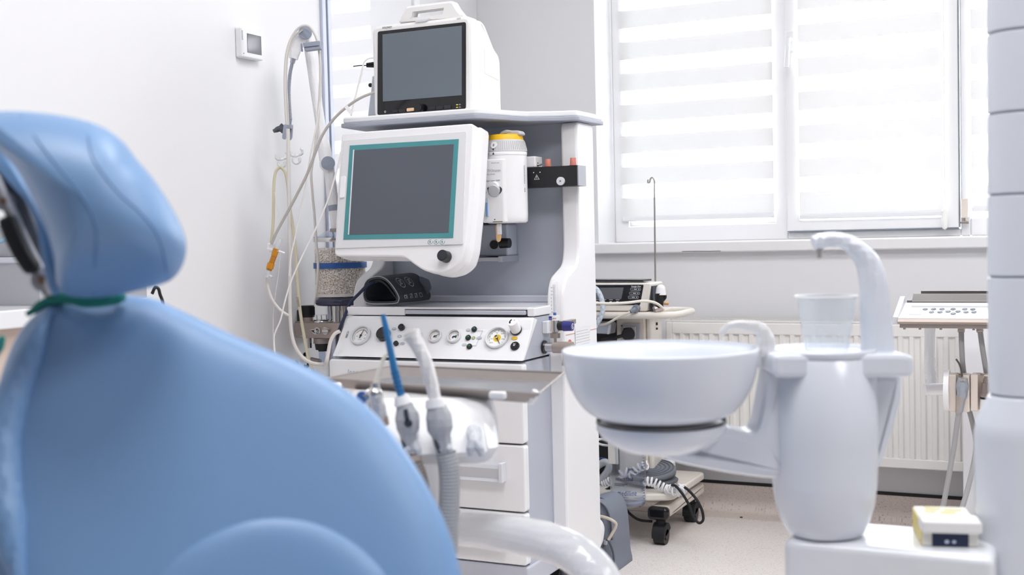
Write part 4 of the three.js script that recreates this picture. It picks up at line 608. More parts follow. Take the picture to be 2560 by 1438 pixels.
// ---- jointed tube arm
{
  const t = thing('tube_support_arm', 'white jointed hose support arm with grey round joint caps and a gooseneck', 'support arm');
  const D = 3.22, P = (x, y, d = D) => at(x, y, d), mm = D / FPX, B = CAMB;
  const joint = (px, py, r, tilt) => { const c = P(px, py), n = B.clone().addScaledVector(CAMR, tilt).normalize(); const j = mesh('joint', rod(c.clone().addScaledVector(n, -0.042), c, r * 1.08 * mm, r * 1.04 * mm, 36), white, t); mesh('joint_cap', disc(c, n, r * mm, 0.003, 36), jointGrey, j); return c; };
  joint(763, 82, 16.5, 0.28); joint(820, 408, 17, 0.25);
  mesh('head_socket', taper([P(757, 84, D + 0.02), P(748, 100, D + 0.02), P(739, 125, D + 0.02), P(733, 147, D + 0.02)], [0.02, 0.019, 0.0145, 0.0125], 28), white, t);
  mesh('sleeve', rod(P(734, 143, D + 0.02), P(731, 158, D + 0.02), 0.0075, 0.0065), M('#b9bcc6', 0.3, 0.6), t);
  const gp = [P(731, 156, D + 0.02), P(725, 185, D + 0.02), P(722, 230, D + 0.02), P(724, 275, D + 0.02), P(726, 300, D + 0.02)], gc = new THREE.CatmullRomCurve3(gp), gr = [tube(gp, 0.0042, 12)];
  for (let i = 0; i < 44; i++) { const u = (i + 0.5) / 44, c = gc.getPointAt(u), d = gc.getTangentAt(u); gr.push(new THREE.TorusGeometry(0.0045, 0.0009, 6, 16).applyQuaternion(new THREE.Quaternion().setFromUnitVectors(new V3(0, 0, 1), d)).translate(c.x, c.y, c.z)); }
  mesh('gooseneck', join(gr), M('#aeb2be', 0.35, 0.6), t, 'ribbed metal gooseneck');
  mesh('gooseneck_end', rod(P(726, 300, D + 0.02), P(725, 314, D + 0.02), 0.0045, 0.003), M('#aeb2be', 0.35, 0.6), t);
  mesh('upper_arm', taper([P(770, 98, D + 0.035), P(783, 190, D + 0.035), P(798, 290, D + 0.035), P(815, 400, D + 0.035)], [0.014, 0.0135, 0.0135, 0.018], 28), white, t);
  mesh('lower_arm', taper([P(822, 415, D + 0.02), P(832, 500, D + 0.02), P(842, 575, D + 0.02)], [0.014, 0.015, 0.014], 28), white, t);
  mesh('arm_band', rod(P(834.5, 513, D + 0.02), P(836.5, 527, D + 0.02), 0.0158, 0.0158, 28), jointGrey, t);
  mesh('end_clamp', box(P(826, 575).x, P(846, 575).x, P(840, 580).y, P(840, 571).y, P(840, 575).z - 0.02, P(840, 575).z + 0.01, 0.002), steelDull, t);
  mesh('arm_post', join([rod(P(842, 576, D + 0.02), P(858, 578, 3.36), 0.006), rod(P(858, 576, 3.36), P(858, 576, 3.36).setY(0.02), 0.008)]), steelDull, t);
  { const k = mesh('hose_clip', extCam([[758, 108], [801, 103], [804, 124], [763, 129]], D - 0.01, 0.02, 0.002, 0.003), jointGrey, t, 'grey hose clip'); mesh('clip_slot', extCam([[761, 117.6], [797, 113.5], [797, 114.6], [761, 118.8]], D - 0.021, 0.0015, 0), darkGrey, k); mesh('clip_lug', extCam([[752, 110], [755, 109], [757, 128], [754, 129]], D, 0.012, 0.0008), jointGrey, k); }
  const br = mesh('fork_bracket', extCam([[705, 346], [709, 312], [717, 310], [716, 345], [712, 350]], D - 0.012, 0.006, 0.0015, 0.004), M('#aab0be', 0.4, 0.3), t, 'grey fork bracket');
  mesh('fork_plate', extCam([[726, 311], [733, 312], [731, 345], [726, 352], [722, 348]], D + 0.01, 0.006, 0.0015, 0.004), M('#aab0be', 0.4, 0.3), br);
  mesh('fork_bridge', extCam([[712, 312], [730, 313], [729, 322], [712, 321]], D, 0.02, 0.001), M('#aab0be', 0.4, 0.3), br);
  const wn = mesh('wing_knob', taper([P(711, 325, D - 0.02), P(700, 322, D - 0.02), P(690, 325, D - 0.02)], [0.011, 0.008, 0.007], 16), darkGrey, t); mesh('wing', join([taper([P(694, 324, D - 0.02), P(684, 328, D - 0.025)], [0.007, 0.005], 12), taper([P(702, 318, D - 0.02), P(708, 312, D - 0.02)], [0.006, 0.006], 12)]), darkGrey, wn);
}
// ---- white hose hooks
[['white plastic hose hook with two open loops, cream tube hung in it', 0, 0], ['white plastic hose hook with empty loops right of the thick white tube', 37, -9]].forEach(([label, dx, dy], i) => {
  const t = thing('hose_hook', label, 'hook', undefined), D = 3.14, m = D / FPX, cR = (px, py, r, a0, a1) => { const pts = []; for (let k = 0; k <= 16; k++) { const a = a0 + (a1 - a0) * k / 16; pts.push(at(px + dx + Math.cos(a) * r, py + dy - Math.sin(a) * r, D)); } return taper(pts, [0.0036, 0.0036, 0.0036, 0.0042], 10, 2); };
  const hw = M('#e6e6e7', 0.4); mesh('loop', cR(704, 409, 8.5, -3.6, 0.6), hw, t); mesh('loop', cR(697, 392, 7, 2.6, 5.6), hw, t); mesh('loop', cR(712, 388, 7.5, 1.3, -1.8), hw, t);
  mesh('link', rod(at(700 + dx, 400 + dy, D), at(713 + dx, 396 + dy, D), 0.0035), white, t);
});
// ---- tubes and cables
const tubeThing = (name, pts, r, mat, label, cat = 'cable', rad = 10) => single(name, trace(pts, r, rad), mat, label, cat);
const d3 = (l, d) => l.map((p) => [p[0], p[1], p[2] ?? d]);
tubeThing('monitor_cable', d3([[936, 231], [905, 243], [870, 265], [835, 297], [806, 338], [786, 388], [768, 435], [742, 487], [712, 543], [692, 580], [678, 612]], 3.06), 0.0036, M('#b4afab', 0.5), 'thick grey cable running diagonally from the patient monitor to the amber connector');
tubeThing('monitor_lead', d3([[934, 144], [920, 147], [911, 155], [903, 185], [892, 228], [882, 268], [878, 290]], 3.1), 0.0021, cableWhite, 'thin white lead bending down from the back of the patient monitor');
{ const t = thing('cable_tag', 'small white striped tag on the grey monitor cable', 'tag'), c = at(868, 271, 3.055), e = at(878, 284, 3.055); mesh('tag', extCam([[861, 269], [868, 263], [883, 281], [876, 287]], 3.05, 0.0015, 0.0003), white, t); const tx = canvasTex(64, 32, (q) => { q.fillStyle = '#3a3c40'; for (let i = 0; i < 5; i++) q.fillRect(6 + i * 11, 4, 5, 22); }); mesh('tag_stripes', new THREE.PlaneGeometry(0.02, 0.008).rotateZ(-0.85).applyMatrix4(facing(at(870, 272.5, 3.047), CAMB)), new THREE.MeshStandardMaterial({ map: tx, transparent: true, roughness: 0.6 }), t); }
tubeThing('supply_tube', d3([[718, 330], [714, 270], [712, 190], [717, 130], [731, 90], [752, 66], [772, 66], [788, 88], [796, 118], [801, 165], [799, 240], [793, 320], [786, 380], [778, 430], [780, 470], [786, 540], [791, 610], [795, 665], [792, 720], [783, 762]], 3.2), 0.0034, M('#dcd8d3', 0.4), 'pale grey tube looped over the arm head and down beside the canister', 'tube');
tubeThing('supply_tube', d3([[722, 338], [719, 270], [716, 190], [721, 130], [738, 90], [757, 74]], 3.21), 0.0028, M('#d5d1cc', 0.4), 'short pale tube following the left side of the arm head', 'tube');
tubeThing('drain_tube', d3([[720, 322], [721, 400], [722.5, 500], [724, 600], [725, 700], [725.5, 780], [729, 832], [738, 866], [756, 893], [778, 907], [802, 911], [816, 903], [821, 880], [827, 852], [838, 834], [850, 828]], 3.1).map((p, i) => (i > 10 ? [p[0], p[1], 3.02] : p)), 0.0047, M('#dedad6', 0.35), 'thick white tube hanging straight down and curving under the valve block', 'tube');
tubeThing('thin_lead', d3([[800, 255], [790, 320], [779, 372], [765, 457], [751, 527], [737, 597], [727, 645], [723, 690]], 3.08), 0.0021, cableWhite, 'thin white lead crossing left of the canister, upper one of two');
tubeThing('thin_lead', d3([[852, 380], [843, 421], [820, 499], [787, 577], [745, 663], [726, 708], [712, 755], [701, 801], [686, 838], [686, 870], [690, 900]], 3.0), 0.0021, cableWhite, 'thin white lead slanting from behind the teal display down to the chair');
tubeThing('cream_tube', d3([[700, 417], [690, 428], [685, 455], [684, 500], [683, 550], [680, 590], [677, 612]], 3.12), 0.0041, tubeCream, 'cream tube strand on the left falling from the white hook to the amber connector', 'tube');
tubeThing('cream_tube', d3([[700, 417], [711, 427], [719, 460], [723, 510], [731, 560], [738, 620], [742, 680], [746, 730], [749, 765], [755, 810], [766, 870], [772, 900], [790, 945]], 3.13), 0.0041, tubeCream, 'cream tube strand on the right falling behind the thick white tube', 'tube');
tubeThing('fine_line', d3([[687, 480], [700, 560], [702, 620], [697, 680], [688, 740], [683, 800], [684, 880]], 3.11), 0.0008, cableWhite, 'hair-thin clear line falling from the cream tube loop');
tubeThing('sample_line', d3([[668, 694], [669, 715], [680, 748], [700, 775], [716, 786], [727, 791]], 3.1), 0.0042, M('#d8d4d0', 0.35), 'pale tube curving from the amber connector to the valve block', 'tube');
{
  const t = thing('amber_connector', 'amber plastic tube connector with white fittings hanging in the hoses', 'connector'), D = 3.08, P = (x, y, d = D) => at(x, y, d);
  const am = M('#d9962a', 0.25, 0, { transmission: 0.35, thickness: 0 });
  mesh('barrel', rod(P(672, 676), P(692, 622), 0.0072, 0.0068, 24), am, t); mesh('clear_end', rod(P(690, 628), P(700, 598), 0.0072, 0.0066, 24), frosted, t);
  mesh('band', rod(P(674, 672), P(678, 658), 0.0092, 0.0092, 24), M('#cf8a20', 0.3), t); mesh('label_band', rod(P(685, 640), P(691, 622), 0.0078, 0.0078, 24), M('#c98518', 0.4), t);
  mesh('side_fitting', join([rod(P(684, 613), P(672, 611), 0.004), rod(P(682, 626), P(668, 622), 0.0045), rod(P(672, 608), P(671, 628), 0.0035), rod(P(694, 627), P(712, 633), 0.0025)]), white, t);
  mesh('lower_fitting', join([rod(P(672, 676), P(668, 694), 0.0065, 0.006), rod(P(672, 688), P(679, 693), 0.004), new THREE.SphereGeometry(0.005, 12, 8).translate(...P(677, 692).toArray())]), frosted, t);
}
{ const pts = []; for (let i = 0; i <= 90; i++) { const a = i / 90 * 9 * 6.283; pts.push(at(743 + Math.cos(a) * 3 + i * 0.04, 743 + i * 0.27, 3.06).addScaledVector(CAMB, Math.sin(a) * 0.003)); } single('spring', new THREE.TubeGeometry(new THREE.CatmullRomCurve3(pts), 240, 0.0007, 5), steelDull, 'small wire spring on the cream tube above the black knob', 'spring'); }

// ================================================================ BEHIND THE MACHINE, BY THE WINDOW: trolley and what stands on it
{
  const t = thing('equipment_trolley', 'cream equipment trolley with oval rail, grey socket panel and black casters', 'trolley');
  const zf = -3.5, P = (x, y, z = zf) => onZ(x, y, z), body = M('#eae4db', 0.4), bodyD = M('#e4dbd0', 0.45);
  const ry = P(1600, 789).y, xl = P(1440, 785).x, xr = onZ(1698, 782, -3.57).x - 0.028, zb = -3.86;
  const loop = []; const rr = 0.07;
  loop.push(new V3(xl, ry, zf)); loop.push(new V3((xl + xr) / 2, ry, zf)); for (let i = 0; i <= 8; i++) { const a = i / 8 * Math.PI / 2; loop.push(new V3(xr - rr * 0.6 + rr * Math.sin(a), ry, zf - rr + rr * Math.cos(a))); } for (let i = 0; i <= 8; i++) { const a = i / 8 * Math.PI / 2; loop.push(new V3(xr - rr * 0.6 + rr * Math.cos(a), ry, zb + 0.17 + rr - rr * Math.sin(a) - 0.07)); } loop.push(new V3(xl, ry, zb + 0.1));
  mesh('rail', tube(loop, 0.0105, 14, 160), body, t);
  const sy = P(1560, 776).y;
  mesh('top_shelf', box(xl, xr - 0.05, ry - 0.008, ry + 0.009, zb + 0.1, zf + 0.002, 0.004), bodyD, t);
  const c0 = P(1541, 830, -3.6), c1 = P(1603, 830, -3.6);
  mesh('column', box(c0.x, c1.x + 0.012, 0.16, ry - 0.012, -3.72, -3.6, 0.006), bodyD, t);
  mesh('column_edge', box(c1.x + 0.012, c1.x + 0.03, 0.16, ry - 0.012, -3.72, -3.61, 0.008), body, t);
  const sp = mesh('socket_panel', extPx([[1552, 813], [1557, 808], [1600, 809], [1600, 900], [1552, 900]], -3.594, 0.012, 0.002, 0.003), M('#b4b6bd', 0.45), t, 'grey socket panel');
  mesh('socket', extPx([[1558, 817], [1588, 818], [1588, 846], [1558, 846]], -3.59, 0.006, 0.001), M('#d6d4d6', 0.4), sp); mesh('screw', disc(P(1554.5, 814.5, -3.594), FZ, 0.003, 0.001, 12), darkGrey, sp);
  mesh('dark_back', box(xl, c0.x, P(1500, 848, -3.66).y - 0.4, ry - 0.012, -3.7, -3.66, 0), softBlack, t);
  mesh('column_slot', join([rod(new V3(c1.x + 0.031, P(1616, 806, -3.66).y, -3.66), new V3(c1.x + 0.031, P(1616, 813, -3.66).y, -3.66), 0.004), rod(new V3(c1.x + 0.031, P(1616, 819, -3.66).y, -3.66), new V3(c1.x + 0.031, P(1616, 824, -3.66).y, -3.66), 0.004)]), black, t);
  // lower shelf, feet, casters
  const fy = P(1600, 1256, -3.45).y;
  mesh('lower_shelf', extY([[xl - 0.05, -3.86], [xl - 0.05, -3.46], [P(1600, 1256, -3.46).x, -3.46], [P(1672, 1245, -3.52).x + 0.02, -3.5], [P(1690, 1230, -3.6).x + 0.02, -3.6], [P(1690, 1230, -3.6).x + 0.02, -3.86]], fy, fy + 0.022, 0.005, 0.03), body, t);
  const fx = -1.178, foot = (x, i) => {
    const f = mesh('foot', extX([[-3.485, 0.083], [-3.485, 0.118], [-3.86, 0.118], [-3.86, 0.083]], x - 0.03, x + 0.03, 0.01, 0.008), M('#e2dad0', 0.35), t);
    mesh('foot_cap', box(x - 0.034, x + 0.034, 0.078, 0.12, -3.487, -3.455, 0.014), blackGloss, f);
    for (const z of [-3.49, -3.8]) { const c = mesh('caster', join([rod(new V3(x - 0.017, 0.03, z), new V3(x + 0.017, 0.03, z), 0.03, 0.03, 32), rod(new V3(x - 0.02, 0.03, z), new V3(x + 0.02, 0.03, z), 0.016, 0.016, 24)]), black, t); const hood = new THREE.CylinderGeometry(0.034, 0.034, 0.04, 24, 1, false, 0, Math.PI).rotateZ(Math.PI / 2).rotateX(z > -3.6 ? 0.3 : 0.3).translate(x, 0.032, z - 0.002); mesh('caster_hood', join([hood, rod(new V3(x, 0.055, z), new V3(x, 0.09, z), 0.014, 0.016)]), softBlack, c); }
  };
  foot(fx, 0); foot(fx - 0.36, 1);
  mesh('frame_bar', box(fx - 0.4, fx, 0.09, 0.116, -3.7, -3.64, 0.004), bodyD, t);
  // pole with hook
  const pz = -3.66, pb = P(1638, 712, pz), pt = P(1636, 470, pz);
  mesh('drip_pole', rod(pb.clone().setY(ry), pt, 0.0032, 0.0026, 12), steel, t, 'thin steel drip pole'); mesh('pole_hook', tube([pt, P(1636, 452, pz), P(1632, 444, pz), P(1627, 446, pz), P(1623, 457, pz), P(1620, 457, pz), P(1620, 449, pz)], 0.0024, 10), steel, t);
  mesh('power_cord', trace([[1623, 800, 4.0], [1622, 830, 4.0], [1620, 900, 4.0], [1640, 1000, 4.02], [1680, 1080, 4.05], [1681, 1150, 4.05], [1681, 1200, 4.05]], 0.0042), softBlack, t);
  const pl = thing('power_plug', 'black power plug pushed into the grey trolley socket', 'plug');
  const pc = P(1569, 835, -3.575); mesh('plug_head', join([rod(P(1571, 836, -3.59), P(1571, 836, -3.555), 0.022, 0.018, 24), box(P(1560, 836, -3.57).x, P(1576, 836, -3.57).x, P(1568, 829, -3.57).y, P(1568, 820, -3.57).y, -3.59, -3.56, 0.004)]), softBlack, pl); mesh('plug_cord', tube([P(1562, 838, -3.56), P(1550, 841, -3.55), P(1532, 845, -3.55), P(1505, 850, -3.58)], 0.0055, 10), softBlack, pl);
  const ho = thing('wire_basket_handle', 'silver metal handle box under the trolley rail left of the plug', 'handle');
  mesh('front', extPx([[1440, 806], [1523, 806], [1528, 812], [1525, 836], [1440, 832]], -3.54, 0.05, 0.004, 0.006), alu, ho); mesh('edge', extPx([[1521, 814], [1525, 812], [1522, 836], [1517, 836]], -3.536, 0.004, 0.001), paleGrey, ho);
}
{
  const t = thing('surgical_motor_unit', 'cream surgical motor unit with black control front and small display on the trolley', 'motor unit');
  const z = -3.53, P = (x, y, f = 0) => onZ(x, y, z + f), body = M('#efe9e1', 0.4);
  mesh('housing', extPx([[1440, 708], [1627, 708], [1617, 779], [1440, 777]], z, 0.12, 0.004, 0.008), body, t);
  mesh('control_front', extPx([[1440, 713], [1609, 712], [1600, 763], [1440, 763]], z + 0.0015, 0.004, 0.0006, 0.004), M('#17181c', 0.3), t, 'black control front');
  mesh('display', extPx([[1480, 720], [1559, 719], [1553, 748], [1478, 748]], z + 0.002, 0.002, 0.0003), M('#6c6d72', 0.3), t, 'small grey display');
  for (const [x, y] of [[1589, 723.5], [1586.5, 733.5], [1583.5, 743.5]]) { const g = extPx([[x - 14, y - 3.8], [x + 14, y - 3.8], [x + 13.4, y + 3.8], [x - 14.6, y + 3.8]], z + 0.0026, 0.002, 0.0004, 0.005); mesh('key', g, M('#24262b', 0.4), t); print('key_outline', 0.035, 0.01, canvasTex(256, 72, (q) => { q.strokeStyle = '#e8e8ea'; q.lineWidth = 5; q.beginPath(); q.moveTo(36, 6); q.lineTo(220, 6); q.arc(220, 36, 30, -1.57, 1.57); q.lineTo(36, 66); q.arc(36, 36, 30, 1.57, 4.71); q.stroke(); q.fillStyle = '#f2f2f2'; q.fillRect(40, 32, 20, 7); q.fillRect(88, 28, 76, 15); q.beginPath(); q.arc(206, 36, 12, 0, 7); q.fill(); }), P(x, y, 0.0028), FZ, t); }
  print('lettering', 0.034, 0.009, canvasTex(256, 68, (q) => { q.fillStyle = '#f4f4f4'; q.font = 'bold 48px sans-serif'; q.fillText('Surgic Pro', 4, 50); }), P(1591, 716.5, 0.0017), FZ, t);
  print('key_symbols', 0.09, 0.016, canvasTex(512, 90, (q) => { q.fillStyle = '#e8e8ea'; for (let i = 0; i < 4; i++) { q.fillRect(20 + i * 128, 4, 74, 8); q.fillRect(30 + i * 128, 34, 44, 14); q.fillRect(44 + i * 128, 54, 40, 16); } }), P(1520, 755, 0.0017), FZ, t);
  mesh('tray_on_top', extPx([[1440, 700], [1608, 700], [1608, 704.5], [1440, 704.5]], z - 0.02, 0.08, 0.0008), black, t);
  const sx = P(1626, 740).x; const sd = mesh('side_panel', extX([[z - 0.006, P(0, 775).y + 0.0], [z - 0.01, P(1626, 716).y], [z - 0.11, P(1626, 716).y], [z - 0.11, P(1626, 778).y], [z - 0.02, P(1626, 778).y]].map((p, i) => (i === 0 ? [z - 0.012, P(1626, 777).y] : p)), sx - 0.004, sx + 0.004, 0.001), M('#2c3038', 0.5), t);
  const q = (x, y) => at(x, y, 3.68);
  mesh('pump_cover', join([rod(q(1652, 738), q(1652, 722), 0.016, 0.014, 24), new THREE.SphereGeometry(0.014, 20, 12, 0, 7, 0, 1.6).translate(...q(1652, 723).toArray())]), white, t, 'white pump cover'); mesh('pump', join([rod(q(1648, 770), q(1648, 734), 0.012, 0.015, 20), taper([q(1656, 726), q(1662, 742), q(1655, 755)], [0.003, 0.006, 0.004], 10)]), black, t); mesh('brass_nipple', rod(q(1660, 759), q(1671, 759), 0.005), M('#b58a5e', 0.35, 0.8), t);
  single('motor_cord', trace([[1470, 757, 3.6], [1520, 759, 3.6], [1570, 757, 3.6], [1605, 753, 3.6], [1630, 755, 3.6], [1648, 763, 3.62], [1659, 774, 3.64]], 0.0042), ivory, 'ivory motor cord lying across the front of the motor unit', 'cord');
  const mh = thing('micromotor', 'short silver micromotor lying at the trolley edge', 'handpiece'); mesh('barrel', rod(q(1656, 769), q(1637, 774), 0.0115, 0.0105, 24), M('#c3bab4', 0.35, 0.7), mh); mesh('tip', join([rod(q(1637, 774), q(1633, 775), 0.0105, 0.008, 20)]), steelDull, mh); mesh('bore', rod(q(1633, 775), q(1632.6, 775.1), 0.0045), black, mh);
  const cn = thing('cord_connector', 'grey cord connector plugged in the lower front of the motor unit with ivory cord', 'connector'); mesh('plug', join([rod(P(1592, 770, 0.0), P(1587, 774, 0.045), 0.0105), rod(P(1587, 774, 0.045), P(1575, 780, 0.06), 0.008, 0.0055)]), M('#7d8794', 0.4), cn); mesh('ring', rod(P(1593, 769.5, -0.002), P(1591, 771, 0.006), 0.0125), steelBright, cn); mesh('cord', tube([P(1576, 780, 0.06), P(1560, 787, 0.06), P(1540, 797, 0.05), P(1520, 808, 0.04), P(1500, 812, 0.0)], 0.0038, 10), ivory, cn);
  const hp = [P(1478, 714, 0.05), P(1494, 727, 0.06), P(1504, 748, 0.06), P(1507, 770, 0.06), P(1502, 792, 0.06), P(1490, 812, 0.06)], cvh = new THREE.CatmullRomCurve3(hp), tw = [];
  const bh = thing('braided_hose', 'clear braided hose curving out beside the white machine column', 'hose'); mesh('hose', tube(hp, 0.0075, 14), M('#dce6f0', 0.3), bh); for (let k = 0; k < 3; k++) for (const s of [1, -1]) { const pts = []; for (let i = 0; i <= 60; i++) { const u = i / 60, c = cvh.getPointAt(u), d = cvh.getTangentAt(u), n1 = d.clone().cross(FZ).normalize(), n2 = d.clone().cross(n1), a = s * u * 20 + k * 2.09; pts.push(c.addScaledVector(n1, Math.cos(a) * 0.0077).addScaledVector(n2, Math.sin(a) * 0.0077)); } tw.push(new THREE.TubeGeometry(new THREE.CatmullRomCurve3(pts), 120, 0.0006, 4)); } mesh('braid', join(tw), M('#b5c3d2', 0.5), bh); mesh('end_fitting', rod(P(1490, 812, 0.06), P(1483, 820, 0.06), 0.009), white, bh);
}
// ---- things on the trolley's lower shelf and on the floor
{
  const t = thing('suction_jar', 'clear graduated suction jar standing at the front of the lower trolley shelf', 'jar');
  const z = -3.43, P = (x, y) => onZ(x, y, z), c = P(1570, 1200), R = P(1612, 1200).x - c.x, Y = (y) => P(1570, y).y;
  mesh('jar', lathe([[0.001, Y(1262)], [R - 0.006, Y(1262)], [R - 0.001, Y(1256)], [R, Y(1240)], [R + 0.002, Y(1100)], [R + 0.002, Y(1085)]], new V3(c.x, 0, c.z)), M('#eef2f9', 0.06, 0, { transmission: 0.95, thickness: 0 }), t); mesh('jar_base', lathe([[R * 0.55, Y(1250)], [R * 0.9, Y(1246)], [R * 0.97, Y(1256)], [R * 0.5, Y(1258)]], new V3(c.x, 0, c.z)), M('#cdd3e2', 0.2, 0, { transmission: 0.7, thickness: 0 }), t);
  mesh('lid', lathe([[R + 0.005, Y(1092)], [R + 0.007, Y(1080)], [R, Y(1072)], [0, Y(1070)]], new V3(c.x, 0, c.z)), white, t); mesh('clip', box(P(1535, 1150).x, P(1560, 1150).x, Y(1155), Y(1090), z + R * 0.85, z + R * 0.95, 0.004), M('#e4e0da', 0.4), t);
  roundPrint('graduations', canvasTex(96, 640, (q) => { q.fillStyle = '#26335c'; for (let i = 0; i < 18; i++) q.fillRect(i % 3 ? 50 : 30, 20 + i * 34, i % 3 ? 36 : 60, 6); q.font = 'bold 44px sans-serif'; q.fillText('75', 6, 190); q.fillText('25', 6, 470); }), c, R + 0.003, Y(1255), Y(1130), 62, 84, t);
  roundPrint('lettering', canvasTex(420, 330, (q) => { q.fillStyle = '#26335c'; q.font = 'bold 46px sans-serif'; q.fillText('collect 1000', 40, 140); q.font = 'bold 66px sans-serif'; q.fillStyle = '#5d6b94'; q.fillText('mediline', 70, 290); q.font = 'bold 30px sans-serif'; q.fillStyle = '#26335c'; q.fillText('VACU', 230, 36); q.fillRect(20, 170, 200, 5); q.fillRect(20, 186, 160, 5); }), c, R + 0.003, Y(1240), Y(1160), -30, 62, t);
}
{
  const t = thing('foot_pedal', 'round dark grey ridged foot pedal on the lower trolley shelf', 'foot pedal');
  const z = -3.62, c = onZ(1628, 1200, z), ry = 0.165; const Rr = 0.078;
  mesh('base_plate', lathe([[0, 0], [Rr + 0.006, 0], [Rr + 0.008, 0.006], [Rr, 0.012], [0, 0.012]], new V3(c.x, ry, z), 48), M('#5d6169', 0.5), t);
  const tilt = (g) => g.rotateX(0.18).translate(c.x, ry + 0.034, z); mesh('pedal_disc', tilt(new THREE.LatheGeometry([[0, -0.014], [Rr, -0.014], [Rr + 0.003, 0], [Rr - 0.004, 0.008], [0, 0.01]].map((p) => new THREE.Vector2(...p)), 48)), M('#70757e', 0.55), t);
  mesh('ridges', join([0.25, 0.42, 0.59, 0.76, 0.92].map((k) => tilt(new THREE.TorusGeometry(Rr * k, 0.0022, 6, 48).rotateX(Math.PI / 2).translate(0, 0.009, 0)))), M('#5f646c', 0.6), t);
  mesh('heel_block', box(c.x - 0.04, c.x + 0.045, ry + 0.0, ry + 0.05, z - 0.12, z - 0.085, 0.01), paleGrey, t);
}
{
  const coil = (path, turns, R, r) => { const cv = new THREE.CatmullRomCurve3(path), pts = [], n = turns * 12; for (let i = 0; i <= n; i++) { const u = i / n, c = cv.getPointAt(u), d = cv.getTangentAt(u), n1 = d.clone().cross(UP).normalize(), n2 = d.clone().cross(n1), a = u * turns * 6.283; pts.push(c.addScaledVector(n1, Math.cos(a) * R).addScaledVector(n2, Math.sin(a) * R)); } return new THREE.TubeGeometry(new THREE.CatmullRomCurve3(pts), n * 2, r, 8); };
  const P = (x, y, z = -3.5) => onZ(x, y, z);
  single('coiled_cord', coil([P(1612, 1203), P(1632, 1206), P(1652, 1216), P(1668, 1224), P(1686, 1222, -3.49), P(1706, 1222, -3.5), P(1698, 1230, -3.47), P(1680, 1228, -3.47)], 15, 0.012, 0.0036), white, 'white coiled cord draped over the foot pedal at the trolley corner', 'cord');
  single('coiled_cord', coil([P(1549, 1190, -3.56), P(1562, 1180, -3.56), P(1578, 1188, -3.56), P(1594, 1172, -3.56), P(1622, 1162, -3.56)], 8, 0.012, 0.0034), white, 'white coiled cord seen through the suction jar', 'cord');
  single('coiled_cord', coil([P(1504, 1212, -3.55), P(1516, 1208, -3.55), P(1526, 1204, -3.55)], 4, 0.013, 0.0036), white, 'short white coil at the left beside the suction jar', 'cord');
  single('black_cable', tube([P(1680, 1213, -3.48), P(1690, 1216, -3.45), P(1706, 1235, -3.45), P(1722, 1262, -3.45), P(1735, 1295, -3.45), P(1748, 1308, -3.45), P(1757, 1302, -3.45), P(1756, 1280, -3.45), P(1742, 1250, -3.45), P(1720, 1225, -3.47), P(1700, 1213, -3.52)], 0.0042, 10), softBlack, 'black cable looped over the trolley corner by the coiled cord', 'cable');
  single('black_cable', tube([P(1560, 1265, -3.52), P(1575, 1285, -3.5), P(1598, 1300, -3.49), P(1630, 1304, -3.49)], 0.0042, 10), softBlack, 'black cable sagging below the shelf to the trolley foot', 'cable');
  single('black_cable', tube([P(1470, 1222, -3.5), P(1492, 1228, -3.5), P(1512, 1226, -3.5), P(1528, 1218, -3.5), P(1500, 1236, -3.49), P(1480, 1238, -3.49)], 0.0045, 10), softBlack, 'black cable curled on the lower shelf left of the suction jar', 'cable');
  single('white_tube', tube([P(1478, 1098, -3.45), P(1510, 1099, -3.44), P(1530, 1104, -3.42), P(1545, 1112, -3.4), P(1520, 1114, -3.41), P(1498, 1110, -3.42), P(1490, 1103, -3.43), P(1505, 1098, -3.44), P(1540, 1100, -3.4)], 0.0036, 10), white, 'white tube looped around the top of the suction jar', 'tube');
  const g = thing('safety_goggles', 'pale grey goggles with dark lenses lying on the lower shelf beside the jar', 'goggles');
  mesh('frame', taper([P(1480, 1188, -3.56), P(1495, 1166, -3.55), P(1512, 1156, -3.55), P(1522, 1164, -3.55), P(1515, 1184, -3.55), P(1490, 1208, -3.54)], [0.008, 0.011, 0.012, 0.012, 0.012, 0.008], 14), M('#c3c6cc', 0.35), g); mesh('lens', pad([[1484, 1178], [1492, 1166], [1506, 1162], [1510, 1170], [1498, 1182], [1486, 1190]], [1497, 1174], onZ(1497, 1174, -3.552), new V3(0.1, 0.2, 1), 0.004, 0.002).geo, black, g); mesh('strap', tube([P(1490, 1152, -3.58), P(1505, 1148, -3.58), P(1520, 1152, -3.57)], 0.006, 8), M('#2a3f7a', 0.6), g);
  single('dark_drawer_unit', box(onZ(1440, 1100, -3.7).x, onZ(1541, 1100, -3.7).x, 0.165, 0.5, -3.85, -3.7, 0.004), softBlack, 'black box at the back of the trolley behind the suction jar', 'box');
  const b = thing('bag', 'grey zipped bag on the floor behind the machine column', 'bag');
  const Q = (x, y, z = -3.14) => onZ(x, y, z);
  mesh('body', extPx([[1420, 1290], [1450, 1262], [1490, 1251], [1510, 1262], [1525, 1290], [1530, 1340], [1533, 1400], [1540, 1428], [1536, 1449], [1420, 1449]], -3.14, 0.16, 0.02, 0.03), M('#7d8390', 0.7), b); mesh('piping', tube([Q(1470, 1258), Q(1496, 1256), Q(1514, 1270), Q(1525, 1300), Q(1530, 1350)], 0.003, 8), M('#4d525c', 0.6), b);
